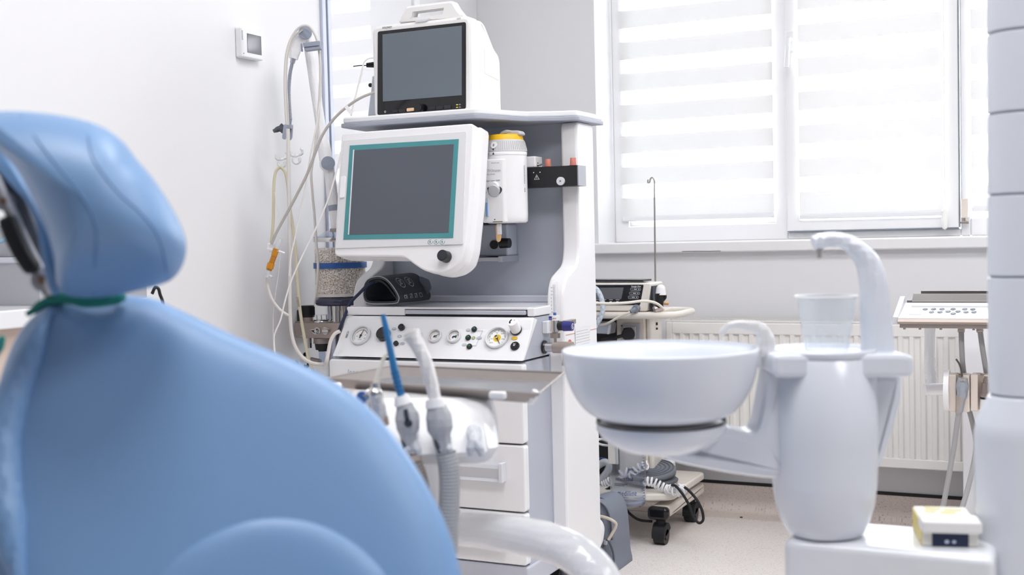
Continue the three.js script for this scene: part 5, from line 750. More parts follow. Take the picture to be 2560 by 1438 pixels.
  mesh('strap', tube([Q(1480, 1290, -3.12), Q(1505, 1292, -3.11), Q(1528, 1300, -3.11), Q(1540, 1311, -3.12), Q(1530, 1335, -3.12), Q(1520, 1352, -3.12)], 0.0045, 8), M('#d6cabb', 0.6), b); mesh('cord_loop', tube([Q(1486, 1246, -3.18), Q(1505, 1248, -3.18), Q(1518, 1258, -3.18), Q(1522, 1276, -3.17)], 0.0035, 8), M('#2c3b63', 0.5), b); mesh('zip_pull', box(Q(1516, 1350).x, Q(1524, 1350).x, Q(1520, 1358).y, Q(1520, 1345).y, -3.125, -3.115, 0.002), alu, b); mesh('seam', tube([Q(1505, 1375, -3.118), Q(1518, 1350, -3.118), Q(1532, 1380, -3.118), Q(1534, 1438, -3.118)], 0.003, 8), M('#4d525c', 0.6), b);
  single('white_towel', pad([[1460, 1300], [1486, 1294], [1502, 1300], [1511, 1318], [1509, 1345], [1504, 1362], [1494, 1374], [1460, 1380]], [1484, 1336], onZ(1484, 1336, -3.085), new V3(0.3, 0.3, 1), 0.03, 0.02, { pf: 2.4, pb: 2 }).geo, whiteMatte, 'crumpled white towel on top of the grey bag behind the column', 'towel');
  single('crumb', new THREE.IcosahedronGeometry(0.004, 1).scale(1.3, 0.8, 1).translate(...onY(1853, 1294, 0.003).toArray()), black, 'tiny black crumb on the beige floor by the wall', 'crumb');
}

// ================================================================ SECOND DENTAL UNIT, FAR RIGHT
{
  const t = thing('instrument_console', 'steel and white instrument console with round key symbols on a bent white arm', 'instrument console');
  const z = -3.0, P = (x, y, f = 0) => onZ(x, y, z + f), xl = P(2245, 800).x, xr = P(2640, 800).x;
  const yF = P(2360, 796).y, yB = P(2360, 757, -0.13).y, y0 = P(2360, 821).y;
  mesh('key_panel', extX([[z - 0.13, yB - 0.006], [z - 0.13, yB], [z, yF], [z, yF - 0.006]], xl, xr, 0.001), M('#eceef2', 0.3), t);
  mesh('end_wedge', extX([[z - 0.13, yB + 0.016], [z - 0.13, y0 + 0.01], [z + 0.002, y0 + 0.01], [z + 0.002, yF + 0.002]], xl - 0.012, xl, 0.001), M('#d3d5dc', 0.4), t);
  mesh('steel_lip', join([extX([[z + 0.008, yF - 0.002], [z + 0.014, yF - 0.008], [z + 0.008, yF - 0.014], [z - 0.1, yF - 0.014], [z - 0.1, yF - 0.002]], xl, xr, 0.001), box(xl + 0.004, xr, y0, yF - 0.014, z - 0.1, z + 0.004, 0.001)]), steelDull, t);
  mesh('steel_tray', join([extX([[z - 0.135, yB + 0.004], [z - 0.165, yB + 0.02], [z - 0.172, yB + 0.02], [z - 0.14, yB]], xl + 0.015, xr, 0.001), box(xl + 0.015, xr, yB + 0.0, yB + 0.004, z - 0.32, z - 0.13, 0.001), box(xl + 0.015, xr, yB, yB + 0.02, z - 0.325, z - 0.32, 0.001), box(xl + 0.004, xl + 0.015, yB - 0.01, yB + 0.006, z - 0.32, z - 0.13, 0.001)]), M('#8f8a88', 0.3, 0.85), t, 'steel tray with raised edge');
  mesh('underside', box(xl + 0.02, xr, y0 - 0.002, yB - 0.004, z - 0.32, z - 0.09, 0.002), paleGrey, t);
  const PN = new V3(0, 0.13, yF - yB).normalize(), PLn = new THREE.Plane().setFromNormalAndCoplanarPoint(new V3(0, 0.13, -(yF - yB)).normalize(), new V3(0, yF, z));
  const kd = canvasTex(96, 64, (q) => { q.fillStyle = '#3b4656'; q.beginPath(); q.ellipse(48, 32, 40, 26, 0, 0, 7); q.fill(); q.strokeStyle = '#dfe4ea'; q.lineWidth = 6; q.beginPath(); q.moveTo(26, 38); q.lineTo(44, 24); q.lineTo(70, 36); q.stroke(); });
  const keyMat = new THREE.MeshStandardMaterial({ map: kd, transparent: true, roughness: 0.5 });
  for (const [x, y] of [[2313, 774], [2334, 773.5], [2355, 773.5], [2383, 773.5], [2412, 773.5], [2432, 774], [2329, 781], [2350, 781], [2370, 779.5], [2395, 779.5], [2415, 781], [2435, 781], [2383, 785]]) { const c = onP(x, y, PLn); mesh('key_symbol', new THREE.PlaneGeometry(0.0145, 0.021).applyMatrix4(facing(c.addScaledVector(PLn.normal, 0.0006), PLn.normal)), keyMat, t); }
  { const c = onP(2290, 787, PLn); mesh('lettering', new THREE.PlaneGeometry(0.036, 0.02).applyMatrix4(facing(c.addScaledVector(PLn.normal, 0.0006), PLn.normal)), new THREE.MeshStandardMaterial({ map: canvasTex(200, 64, (q) => { q.fillStyle = '#9aa0aa'; q.font = 'bold 40px sans-serif'; q.fillText('Sunicom', 8, 44); }), transparent: true }), t); }
  for (const x of [2261, 2300, 2352, 2434]) { const a = P(x, 822, -0.03); mesh('foot_screw', rod(a.clone().setY(y0 + 0.002), a.clone().setY(y0 - 0.006), 0.003), steelDull, t); }
  // bent arm
  const D = 3.08, Q = (x, y, d = D) => at(x, y, d);
  mesh('arm', taper([Q(2325, 815, D + 0.05), Q(2324, 870, D + 0.05), Q(2326, 925, D + 0.04), Q(2333, 965, D + 0.02)], [0.0135, 0.0135, 0.0145, 0.013], 24), whiteGloss, t, 'bent white arm');
  mesh('arm_elbow', rod(Q(2311, 974, D), Q(2364, 973, D), 0.0155, 0.0155, 32), whiteGloss, t);
  const zH = -3.04, W = (x, y, f = 0) => onZ(x, y, zH + f);
  const pz = W(2366, 975).x; mesh('flange', new THREE.CylinderGeometry(0.049, 0.049, 0.012, 48).rotateZ(Math.PI / 2).scale(1, 1, 0.8).translate(pz, W(2366, 978).y, zH - 0.02), white, t);
  // instrument holders
  for (const [x0, x1, l] of [[2371, 2424, 'first'], [2426, 2478, 'second']]) {
    const xa = W(x0, 980).x, xb = W(x1, 980).x, yt = W(x0, 937).y, yb = W(x0, 1029).y, xm = (xa + xb) / 2, w = (xb - xa);
    const sh = shapeOf([[xa, zH - 0.05], [xb, zH - 0.05], [xb, zH], [xm + w * 0.12, zH], [xm + w * 0.2, zH - 0.022], [xm, zH - 0.032], [xm - w * 0.2, zH - 0.022], [xm - w * 0.12, zH], [xa, zH]].map((p) => new THREE.Vector2(p[0], -p[1])), 0.004);
    mesh('holder', ext(sh, yt - yb, 0.003).rotateX(-Math.PI / 2).translate(0, yb, 0), cream, t, 'beige holder with a U-shaped notch');
  }
  const sy = thing('air_syringe', 'grey air and water syringe standing in the beige holder of the far console', 'syringe');
  const s = (x, y) => W(x, y, 0.004);
  mesh('handle', taper([s(2399, 1030), s(2402, 1005), s(2405, 985), s(2406, 965), s(2407, 945)], [0.0075, 0.009, 0.012, 0.0145, 0.011], 20), M('#a4abb6', 0.35, 0.2), sy); mesh('lower_body', taper([s(2396, 1034), s(2401, 1005), s(2403, 990)], [0.0072, 0.0095, 0.0115], 20), M('#b4aaa5', 0.4, 0.4), sy); for (const x of [2403.5, 2410.5]) mesh('button', disc(W(x, 951, 0.014), new V3(0.2, 0.3, 1).normalize(), 0.0035, 0.003, 16), steelDull, sy); mesh('tip', tube([s(2405, 942), s(2403, 925), s(2398, 910), s(2390, 898)], 0.0022, 8), M('#6e6a68', 0.3, 0.7), sy);
  const hp = thing('turbine_coupling', 'metal turbine coupling in the second beige holder beside the column', 'handpiece');
  const k = (x, y) => W(x, y, 0.002); mesh('body', join([rod(k(2463, 988), k(2464, 958), 0.0105, 0.0095, 24), rod(k(2464, 958), k(2464.5, 948), 0.0055), rod(k(2464.5, 948), k(2465, 941), 0.0042), rod(k(2462.5, 991), k(2463, 984), 0.0115)]), M('#9c918b', 0.35, 0.8), hp); mesh('grip', rod(k(2458, 1030), k(2462, 991), 0.008, 0.0095), M('#e2e2e4', 0.4), hp); mesh('band', rod(k(2461.2, 998), k(2461.6, 993), 0.0102), black, hp);
  const hz = (name, pts, label) => single(name, tube(pts, 0.0062, 12), M('#a6a6a8', 0.5), label, 'hose');
  hz('instrument_hose', [P(2403, 818, -0.05), W(2404, 860, 0.0), W(2406, 900, -0.01), W(2410, 940, -0.062), W(2412, 990, -0.064), W(2424, 1030, -0.062), W(2434, 1070, -0.06), W(2440, 1110, -0.05), W(2436, 1150, -0.04), W(2420, 1220, -0.02), W(2404, 1275, 0.0)], 'grey hose dropping behind the first beige holder and swinging right to the floor');
  hz('instrument_hose', [P(2449, 818, -0.05), W(2456, 870, -0.01), W(2464, 920, -0.03), W(2468, 950, -0.065), W(2470, 1010, -0.066), W(2462, 1060, -0.05)], 'grey hose dropping behind the second beige holder next to the column');
  hz('instrument_hose', [s(2397, 1030), W(2394, 1050, 0.002), W(2386, 1110, 0.0), W(2374, 1180, 0.0), W(2362, 1245, 0.0), W(2352, 1290, 0.0)], 'grey hose hanging from the air syringe in front of the radiator');
  mesh('hose_collar', join([rod(P(2403, 817, -0.05), P(2403, 830, -0.045), 0.008), rod(P(2449, 817, -0.05), P(2450, 830, -0.045), 0.008)]), M('#c9bdb6', 0.5), t);
  const cb = thing('side_cabinet', 'plain white cabinet side standing in front of the radiator at the right', 'cabinet');
  const cz = -3.55, cx = onZ(2406, 1000, cz).x; mesh('carcass', box(cx, cx + 0.5, 0.06, 0.73, cz - 0.25, cz, 0.003), M('#e9eaee', 0.3), cb); mesh('plinth', box(cx + 0.02, cx + 0.5, 0, 0.06, cz - 0.24, cz - 0.03, 0), midGrey, cb); mesh('console_post', box(cx + 0.08, cx + 0.14, 0.73, y0 + 0.0, cz + 0.02 - 0.1, cz, 0.002), paleGrey, cb);
}

// ================================================================ COUNTER AT THE LEFT WALL
{
  const t = thing('wall_counter', 'white counter along the left wall behind the dental chair', 'counter');
  const y1 = 0.836, xf = onY(0, 778, y1).x, zE = onX(388, 735, xf).z;
  mesh('worktop', box(XL + 0.002, xf, y1 - 0.035, y1, zE, -0.9, 0.004), whiteGloss, t);
  mesh('base', box(XL + 0.002, xf - 0.03, 0.08, y1 - 0.035, zE + 0.01, -0.9, 0.002), M('#d9c7ba', 0.5), t); mesh('plinth', box(XL + 0.002, xf - 0.07, 0, 0.08, zE + 0.03, -0.9, 0), darkGrey, t);
  const bx = (label, zz, x0, x1, yA, yB, dz) => { const b = thing('storage_box', label, 'box', undefined); const sh = M('#dfe1e6', 0.25, 0, { transmission: 0.5, thickness: 0 }); const w = 0.003; mesh('tub', join([box(x0, x1, yA, yA + w, zz - dz, zz, 0), box(x0, x0 + w, yA + w, yB, zz - dz, zz, 0), box(x1 - w, x1, yA + w, yB, zz - dz, zz, 0), box(x0 + w, x1 - w, yA + w, yB, zz - dz, zz - dz + w, 0), box(x0 + w, x1 - w, yA + w, yB, zz - w, zz, 0)]), sh, b); mesh('lid', box(x0 - 0.004, x1 + 0.004, yB, yB + 0.012, zz - dz - 0.004, zz + 0.004, 0.003), M('#d4d8e0', 0.3), b); return b; };
  const b1 = bx('clear plastic storage box holding white packets, lower of two on the counter', -1.74, XL + 0.02, XL + 0.17, y1, y1 + 0.085, 0.3); const b2 = bx('clear plastic storage box, upper of two stacked on the counter', -1.75, XL + 0.02, XL + 0.165, y1 + 0.098, y1 + 0.16, 0.28);
  const p = thing('medicine_packet', 'white packet with an orange oval emblem inside the lower storage box', 'packet'); const px = XL + 0.15; mesh('carton', box(px - 0.02, px, y1 + 0.02, y1 + 0.075, -2.0, -1.79, 0.001), whiteMatte, p);
  print('packet_print', 0.2, 0.05, canvasTex(512, 128, (q) => { q.strokeStyle = '#d99a62'; q.lineWidth = 6; q.beginPath(); q.ellipse(120, 64, 38, 46, 0, 0, 7); q.stroke(); q.fillStyle = '#d99a62'; q.font = 'bold 30px sans-serif'; q.fillText('ajm', 94, 74); q.fillStyle = '#c9ccd2'; for (let i = 0; i < 8; i++) q.fillRect(210 + (i % 2) * 30, 16 + i * 13, 110, 4); q.fillRect(30, 10, 5, 108); }), new V3(px + 0.0003, y1 + 0.048, -1.895), FX, p);
  const l = thing('label_sheet', 'white sheet with small blue-grey handwriting in the lower storage box', 'label sheet'); mesh('sheet', box(px - 0.01, px - 0.006, y1 + 0.005, y1 + 0.06, -2.03, -2.005, 0.0005), white, l); print('handwriting', 0.03, 0.05, canvasTex(96, 160, (q) => { q.strokeStyle = '#98a0b4'; q.lineWidth = 3; for (let i = 0; i < 11; i++) { q.beginPath(); q.moveTo(12, 14 + i * 13); q.lineTo(40 + (i * 37) % 45, 10 + i * 13); q.stroke(); } }), new V3(px - 0.005, y1 + 0.034, -2.018), FX, l);
  const cd = new V3(xf, y1, zE - 0.008).sub(EYEP).dot(FW); single('cable_bundle', tube([at(380, 735, cd), at(389, 718, cd), at(396, 722, cd), at(400, 736, cd), at(406, 752, cd), at(410, 775, cd), at(412, 830, cd), at(412, 1000, cd)], 0.0035, 8), black, 'black cable hanging over the end of the white counter', 'cable');
  single('blue_lanyard', tube([at(-20, 608, 2.4), at(5, 603, 2.4), at(20, 595, 2.4), at(45, 590, 2.42)], 0.004, 8), M('#8fb6cc', 0.7), 'pale blue cord on the storage boxes behind the headrest lever', 'cord');
}

// ================================================================ FOREGROUND: DENTAL CHAIR
{
  const t = thing('dental_chair', 'blue upholstered dental chair with tilted headrest in the foreground', 'dental chair');
  const nB = CAMB.clone().multiplyScalar(0.86).addScaledVector(UP, 0.42).addScaledVector(CAMR, 0.16);
  const back = pad([[262, 748], [330, 745], [385, 752], [440, 775], [500, 803], [600, 850], [740, 908], [850, 968], [940, 1040], [1020, 1140], [1075, 1230], [1120, 1325], [1150, 1425], [1165, 1520], [1150, 1640], [1050, 1750], [800, 1830], [500, 1840], [220, 1780], [60, 1660], [-10, 1500], [-40, 1350], [-30, 1180], [-8, 1000], [20, 900], [62, 820], [120, 772], [190, 753]], [470, 1270], at(470, 1270, 1.14), nB, 0.035, 0.06, { pf: 9, pb: 8, rings: 34 });
  mesh('backrest', back.geo, chairBlue, t);
  const lum = pad([[690, 1282], [760, 1288], [830, 1308], [900, 1345], [955, 1390], [1000, 1445], [1030, 1520], [1000, 1620], [860, 1700], [640, 1720], [450, 1680], [340, 1590], [330, 1500], [375, 1430], [440, 1372], [520, 1325], [610, 1292]], [680, 1480], at(680, 1480, 1.14).addScaledVector(nB.clone().normalize(), 0.03), nB, 0.03, 0.02, { pf: 7, pb: 4 });
  mesh('lumbar_pad', lum.geo, chairBlue, t);
  const rimPts = [[140, 800], [112, 860], [82, 940], [48, 1020], [24, 1110], [22, 1200], [32, 1300], [52, 1400], [75, 1500]];
  mesh('side_bolster', taper(rimPts.map((p) => back.surf(p, 0.002)), [0.004, 0.014, 0.018, 0.018, 0.006], 18, 8), chairBlue, t);
  const nH = CAMB.clone().multiplyScalar(0.9).addScaledVector(UP, 0.06).addScaledVector(CAMR, 0.26);
  const head = pad([[-60, 276], [20, 272], [90, 276], [150, 284], [215, 299], [264, 320], [308, 354], [345, 402], [385, 450], [425, 512], [455, 570], [466, 612], [461, 652], [441, 688], [408, 708], [340, 726], [262, 741], [200, 742], [158, 735], [140, 712], [136, 650], [118, 580], [84, 500], [38, 420], [-20, 360], [-70, 320]], [240, 530], at(240, 530, 1.12), nH, 0.08, 0.03, { pf: 2.2, pb: 5, rings: 30, bend: (x, y) => (y < -0.02 ? -7 * (y + 0.02) ** 2 : y > 0 ? -2 * y * y : 0) });
  const hm = mesh('headrest', head.geo, chairBlue, t);
  for (const l of [[[224, 312], [230, 370], [243, 420], [268, 460], [305, 505], [350, 545], [385, 585], [404, 625], [414, 670], [420, 700]], [[60, 300], [110, 375], [160, 440], [215, 510], [244, 560], [252, 600], [246, 660], [236, 735]]]) mesh('seam', tube(l.map((p) => head.surf(p, -0.0004)), 0.0011, 6, 80), chairSeam, hm);
  mesh('headrest_rim', pad([[-60, 318], [0, 362], [48, 428], [96, 510], [128, 585], [142, 655], [146, 715], [135, 738], [128, 720], [124, 655], [108, 590], [76, 518], [32, 440], [-20, 380], [-70, 345]], [100, 530], at(100, 530, 1.15), CAMB.clone().multiplyScalar(0.8).addScaledVector(CAMR, -0.3).addScaledVector(UP, 0.2), 0.008, 0.02, { pf: 3 }).geo, M('#6f9ac9', 0.5), hm);
  const dB = 1.185;
  mesh('headrest_bracket', extCam([[-40, 370], [0, 392], [36, 440], [72, 505], [104, 580], [124, 660], [134, 735], [118, 745], [92, 700], [62, 630], [30, 560], [0, 500], [-40, 430]], dB, 0.02, 0.004, 0.01), M('#6d7079', 0.55), t, 'grey headrest bracket');
  mesh('bracket_strip', taper([at(-10, 440, dB - 0.02), at(30, 520, dB - 0.02), at(70, 610, dB - 0.02), at(112, 690, dB - 0.02), at(132, 735, dB - 0.02)], [0.0035, 0.0035, 0.0035, 0.0045], 12), paleGrey, t);
  mesh('adjusting_lever', extCam([[0, 552], [14, 542], [34, 536], [56, 590], [78, 636], [102, 664], [86, 684], [68, 686], [40, 645], [16, 598]], dB - 0.025, 0.018, 0.004, 0.006), softBlack, t, 'black adjusting lever');
  for (const [x, y, r] of [[106, 700, 31], [8, 503, 26]]) { const c = at(x, y, dB - 0.022), pv = mesh('pivot', rod(c.clone().addScaledVector(CAMB, -0.02), c, r * 1.0 * 1.16 / FPX, r * 0.95 * 1.16 / FPX, 36), M('#9da0a8', 0.5), t); mesh('pivot_screw', disc(c.clone().addScaledVector(CAMB, 0.0005), CAMB.clone().addScaledVector(CAMR, 0.3).normalize(), r * 0.36 * 1.16 / FPX, 0.002, 20), M('#8d7360', 0.4, 0.5), pv); }
  mesh('headrest_stem', box(-1.0, -0.94, 0.7, 0.9, -1.0, -0.96, 0.006), steelDull, t);
  // frame and foot below the picture
  const bc = at(540, 1500, 1.22); mesh('seat', box(bc.x - 0.1, bc.x + 0.45, 0.42, 0.52, bc.z - 0.2, bc.z + 0.3, 0.04), chairBlue, t); mesh('pedestal', join([box(bc.x + 0.05, bc.x + 0.3, 0.05, 0.42, bc.z - 0.1, bc.z + 0.2, 0.02), box(bc.x - 0.1, bc.x + 0.5, 0, 0.05, bc.z - 0.25, bc.z + 0.35, 0.02)]), white, t);
  const g = thing('green_band', 'dark green terry band under the headrest of the blue chair', 'band');
  const q = (x, y, d = 1.175) => at(x, y, d); mesh('band', taper([q(70, 785, 1.2), q(105, 764, 1.19), q(140, 748, 1.18), q(175, 748, 1.17), q(215, 756, 1.165), q(255, 752, 1.165), q(290, 747, 1.17), q(303, 742, 1.18)], [0.003, 0.0055, 0.006, 0.0055, 0.0055, 0.006, 0.006, 0.0055], 12, 12), M('#1f7a74', 0.95), g); mesh('loose_end', taper([q(-30, 905, 1.22), q(-6, 868, 1.22), q(8, 842, 1.22)], [0.006, 0.006, 0.003], 10), M('#4aa79c', 0.95), g);
}
// ================================================================ DELIVERY TABLE WITH TRAY
{
  const yt = 0.735, p = (x, y, h = yt) => onY(x, y, h), FL = p(813, 946), BL = p(985, 914), BR = p(1410, 932), FR = p(1345, 986);
  const t = thing('instrument_tray', 'shallow rectangular steel tray with flared rim on the delivery table', 'tray');
  const inset = (q, c, k) => q.clone().lerp(c, k), cc = FL.clone().add(BL).add(BR).add(FR).multiplyScalar(0.25), dn = (q) => q.clone().setY(yt - 0.014);
  const top = [FL, BL, BR, FR], bot = top.map((q) => dn(inset(q, cc, 0.13))), bot2 = bot.map((q) => q.clone().setY(yt - 0.0155)), out = top.map((q) => q.clone().setY(yt - 0.0015));
  const quad = (a, b, c, d) => { const g = new THREE.BufferGeometry(); g.setAttribute('position', new THREE.Float32BufferAttribute([a, b, c, a, c, d].flatMap((v) => v.toArray()), 3)); g.computeVertexNormals(); g.setAttribute('uv', new THREE.Float32BufferAttribute(12, 2)); return g; };
  const brushed = M('#aaa39f', 0.38, 0.9), lip = (a, b) => rod(a, b, 0.0016, 0.0016, 8);
  mesh('floor', join([quad(bot[0], bot[3], bot[2], bot[1]), quad(bot2[0], bot2[1], bot2[2], bot2[3])]), M('#c9ccd3', 0.3, 0.9), t);
  for (let i = 0; i < 4; i++) { const j = (i + 1) % 4; mesh('rim', join([quad(top[i], bot[i], bot[j], top[j]), quad(out[i], out[j], bot2[j], bot2[i]), lip(top[i], top[j])]), brushed, t); }
  // table body
  const d = thing('delivery_table', 'white delivery table head with rounded front lip and a bent white arm', 'delivery table');
  const zF = FR.z + 0.075, xa = onZ(905, 1100, zF).x, xb = onZ(1250, 1100, zF).x, yL = onZ(1200, 1102, zF).y, yB = onZ(1200, 1142, zF).y;
  const yTopB = yt - 0.026, hd = 1.70;
  const hg0 = extCam([[840, 1004], [1206, 1000], [1226, 1008], [1240, 1060], [1248, 1100], [1243, 1122], [1226, 1140], [1196, 1146], [840, 1150]], hd, 0.13, 0.014, 0.012), yLip = at(1200, 1104, hd).y;
  { const q = hg0.attributes.position; for (let i = 0; i < q.count; i++) { const k = Math.max(0, q.getY(i) - yLip); q.setX(i, q.getX(i) - CAMB.x * k * 1.3); q.setZ(i, q.getZ(i) - CAMB.z * k * 1.3); } hg0.computeVertexNormals(); }
  mesh('head', hg0, whiteGloss, d);
  const clip = (x0, x1, y0, y1, lab) => { const a = p(x0, y1), b = p(x1, y1); mesh('tray_clip', box(Math.min(a.x, b.x), Math.max(a.x, b.x), yt - 0.007, yt + 0.004, a.z - 0.006, a.z + 0.006, 0.004), white, d); };
  clip(1224, 1270, 965, 985); clip(816, 858, 948, 962); { const a = p(1338, 982); mesh('tray_clip', taper([a.clone().add(new V3(-0.012, -0.014, -0.01)), a.clone().add(new V3(-0.002, -0.006, 0.002)), a.clone().add(new V3(0.002, 0.003, 0.003))], [0.005, 0.005, 0.0045], 12), white, d); }
  mesh('tray_carrier', box(FL.x + 0.05, FR.x - 0.2, yTopB - 0.012, yt - 0.0165, BL.z + 0.04, FR.z - 0.02, 0.004), white, d);
  const D = 1.70, Q = (x, y, dd = D) => at(x, y, dd);
  // holder hooks on the front lip
  const hook = (x) => mesh('instrument_holder', join([taper([Q(x - 3, 1078, 1.69), Q(x, 1090, 1.635), Q(x - 1, 1112, 1.615)], [0.0115, 0.0088, 0.0078], 16), taper([Q(x - 2, 1106, 1.615), Q(x - 10, 1122, 1.61), Q(x - 11, 1140, 1.61)], [0.0078, 0.0062, 0.0036], 12), taper([Q(x, 1106, 1.615), Q(x + 12, 1122, 1.61), Q(x + 17, 1140, 1.61)], [0.0078, 0.0062, 0.0036], 12)]), M('#d0d3db', 0.35), d);
  hook(1187); hook(1108); hook(1030);
  mesh('arm_post', taper([Q(1068, 1120, D + 0.12), Q(1072, 1220, D + 0.12), Q(1090, 1310, D + 0.12)], [0.022, 0.022, 0.024], 24), white, d);
  mesh('arm', taper([Q(1080, 1318, D + 0.1), Q(1180, 1325, D + 0.04), Q(1290, 1338, D - 0.02), Q(1390, 1362, D - 0.06), Q(1460, 1402, D - 0.09), Q(1505, 1460, D - 0.11), Q(1530, 1540, D - 0.12), Q(1535, 1700, D - 0.12)], [0.0245, 0.0245, 0.026, 0.027, 0.028, 0.028, 0.028, 0.028], 32, 12), whiteGloss, d, 'thick bent white arm');
  { const e = Q(1535, 1700, D - 0.12); mesh('arm_column', rod(e, new V3(e.x, 0.04, e.z), 0.0275, 0.03, 32), whiteGloss, d); mesh('arm_base', rod(new V3(e.x, 0, e.z), new V3(e.x, 0.05, e.z), 0.16, 0.13, 48), white, d); }
  // handpieces
  const hg = M('#b7bac0', 0.45);
  const ribbed = (pts, r, pitch) => { const cv = new THREE.CatmullRomCurve3(pts, false, 'centripetal'), L = cv.getLength(), n = Math.floor(L / pitch), rad = []; return (() => { const g = [], seg = n * 4; const fr = cv.computeFrenetFrames(seg), pos = [], idx = [], R = 14; for (let i = 0; i <= seg; i++) { const c = cv.getPointAt(i / seg), rr = r * (1 + 0.06 * Math.cos(i * Math.PI / 2)); for (let j = 0; j < R; j++) { const a = j / R * 6.2832, q = c.clone().addScaledVector(fr.normals[i], Math.cos(a) * rr).addScaledVector(fr.binormals[i], Math.sin(a) * rr); pos.push(q.x, q.y, q.z); } } for (let i = 0; i < seg; i++) for (let j = 0; j < R; j++) { const a = i * R + j, b = i * R + (j + 1) % R; idx.push(a, b, a + R, b, b + R, a + R); } const ge = new THREE.BufferGeometry(); ge.setAttribute('position', new THREE.Float32BufferAttribute(pos, 3)); ge.setIndex(idx); ge.computeVertexNormals(); return ge; })(); };
  const D2 = D - 0.085, H = (x, y, dd = D2) => at(x, y, dd);
  { const h = thing('saliva_ejector', 'grey suction handpiece with a slim blue tip standing in the delivery table holder', 'handpiece');
    mesh('blue_tip', taper([H(1003, 992), H(990, 940), H(977, 880), H(965, 820), H(957, 787)], [0.0052, 0.0056, 0.0048, 0.0042, 0.0036], 16), M('#2f78b0', 0.35), h, 'slim blue suction tip');
    { const rr = []; for (const [x, y] of [[999.5, 978], [997, 968], [994, 957], [991, 945], [988.5, 934]]) rr.push(rod(H(x, y), H(x - 1, y - 4), 0.0062, 0.006, 14)); mesh('tip_ridges', join(rr), M('#2a6ca2', 0.4), h); }
    mesh('collar', rod(H(1008, 1012), H(1002, 990), 0.0125, 0.009, 24), white, h);
    mesh('handle', taper([H(1027, 1130), H(1021, 1092), H(1020, 1070), H(1018, 1045), H(1011, 1012)], [0.0095, 0.011, 0.0155, 0.0165, 0.0115], 24), hg, h); mesh('slide_button', join([taper([H(1014, 1024, D2 - 0.015), H(1018, 1048, D2 - 0.018)], [0.0028, 0.003], 10), new THREE.SphereGeometry(0.0062, 16, 10).scale(1.1, 0.9, 0.5).translate(...H(1020, 1058, D2 - 0.016).toArray())]), M('#2c3744', 0.4), h, 'dark slide button');
    mesh('handle_stripe', taper([H(1008, 1090, D2 - 0.002), H(1013, 1112, D2 - 0.006), H(1018, 1130, D2 - 0.006)], [0.004, 0.004, 0.003], 10), darkGrey, h);
    mesh('hose_cuff', rod(H(1029, 1138), H(1031, 1152), 0.0125, 0.0135, 24), M('#b1a59c', 0.5), h); mesh('hose', ribbed([H(1030, 1150), H(1040, 1175), H(1050, 1210), H(1056, 1260), H(1050, 1330)], 0.012, 0.0045), M('#8d857f', 0.55), h); }
  { const h = thing('suction_handpiece', 'grey suction handpiece with a wide bent white tip and ribbed grey hose', 'handpiece');
    mesh('white_tip', taper([H(1088, 1000), H(1078, 955), H(1066, 912), H(1052, 880), H(1036, 850), H(1026, 836)], [0.0085, 0.0088, 0.0092, 0.0095, 0.0105, 0.0135], 24), M('#eceaea', 0.35), h, 'wide bent white suction tip');
    { const a = H(1025, 834), n = H(1022, 829).sub(H(1030, 842)).normalize(); mesh('tip_opening', disc(a, n, 0.0095, 0.002, 20), M('#d9d2cc', 0.5), h); }
    mesh('collar', rod(H(1090, 1018), H(1087, 998), 0.0145, 0.0125, 24), white, h);
    mesh('handle', taper([H(1112, 1136), H(1104, 1095), H(1100, 1070), H(1097, 1045), H(1091, 1015)], [0.0105, 0.0125, 0.0175, 0.0175, 0.0135], 24), hg, h); mesh('handle_stripe', taper([H(1090, 1088, D2 - 0.004), H(1094, 1110, D2 - 0.008), H(1098, 1132, D2 - 0.008)], [0.004, 0.004, 0.003], 10), darkGrey, h);
    mesh('hose', ribbed([H(1114, 1132), H(1121, 1165), H(1124, 1210), H(1123, 1270), H(1121, 1330), H(1118, 1380)], 0.0142, 0.0045), M('#b4b7bb', 0.5), h); }
  { const h = thing('three_way_syringe', 'chrome three-way syringe with blue button marks partly behind the blue backrest', 'syringe');
    mesh('needle_tip', taper([H(938, 965), H(948, 930), H(958, 900), H(966, 885)], [0.0042, 0.0034, 0.0028, 0.0022], 12), ivory, h); mesh('head', join([rod(H(940, 975), H(936, 958), 0.0062), new THREE.SphereGeometry(0.011, 20, 12).scale(1, 0.9, 1).translate(...H(936, 985).toArray()), rod(H(914, 996), H(936, 985), 0.008, 0.009), rod(H(918, 982), H(934, 984), 0.006)]), steelBright, h);
    mesh('button', disc(H(908, 994), CAMB.clone().addScaledVector(CAMR, -0.6).normalize(), 0.0085, 0.004, 20), M('#3667b0', 0.4), h, 'blue marked button'); mesh('button', disc(H(913, 1012), CAMB.clone().addScaledVector(CAMR, -0.6).normalize(), 0.0085, 0.004, 20), M('#e8eaf0', 0.4), h);
    mesh('handle', taper([H(952, 1050), H(944, 1022), H(936, 990)], [0.0105, 0.0115, 0.011], 20), M('#d8dade', 0.2, 0.5), h); mesh('handle_base', rod(H(957, 1066), H(951, 1044), 0.009, 0.0105), M('#b09a86', 0.4, 0.4), h); }
}
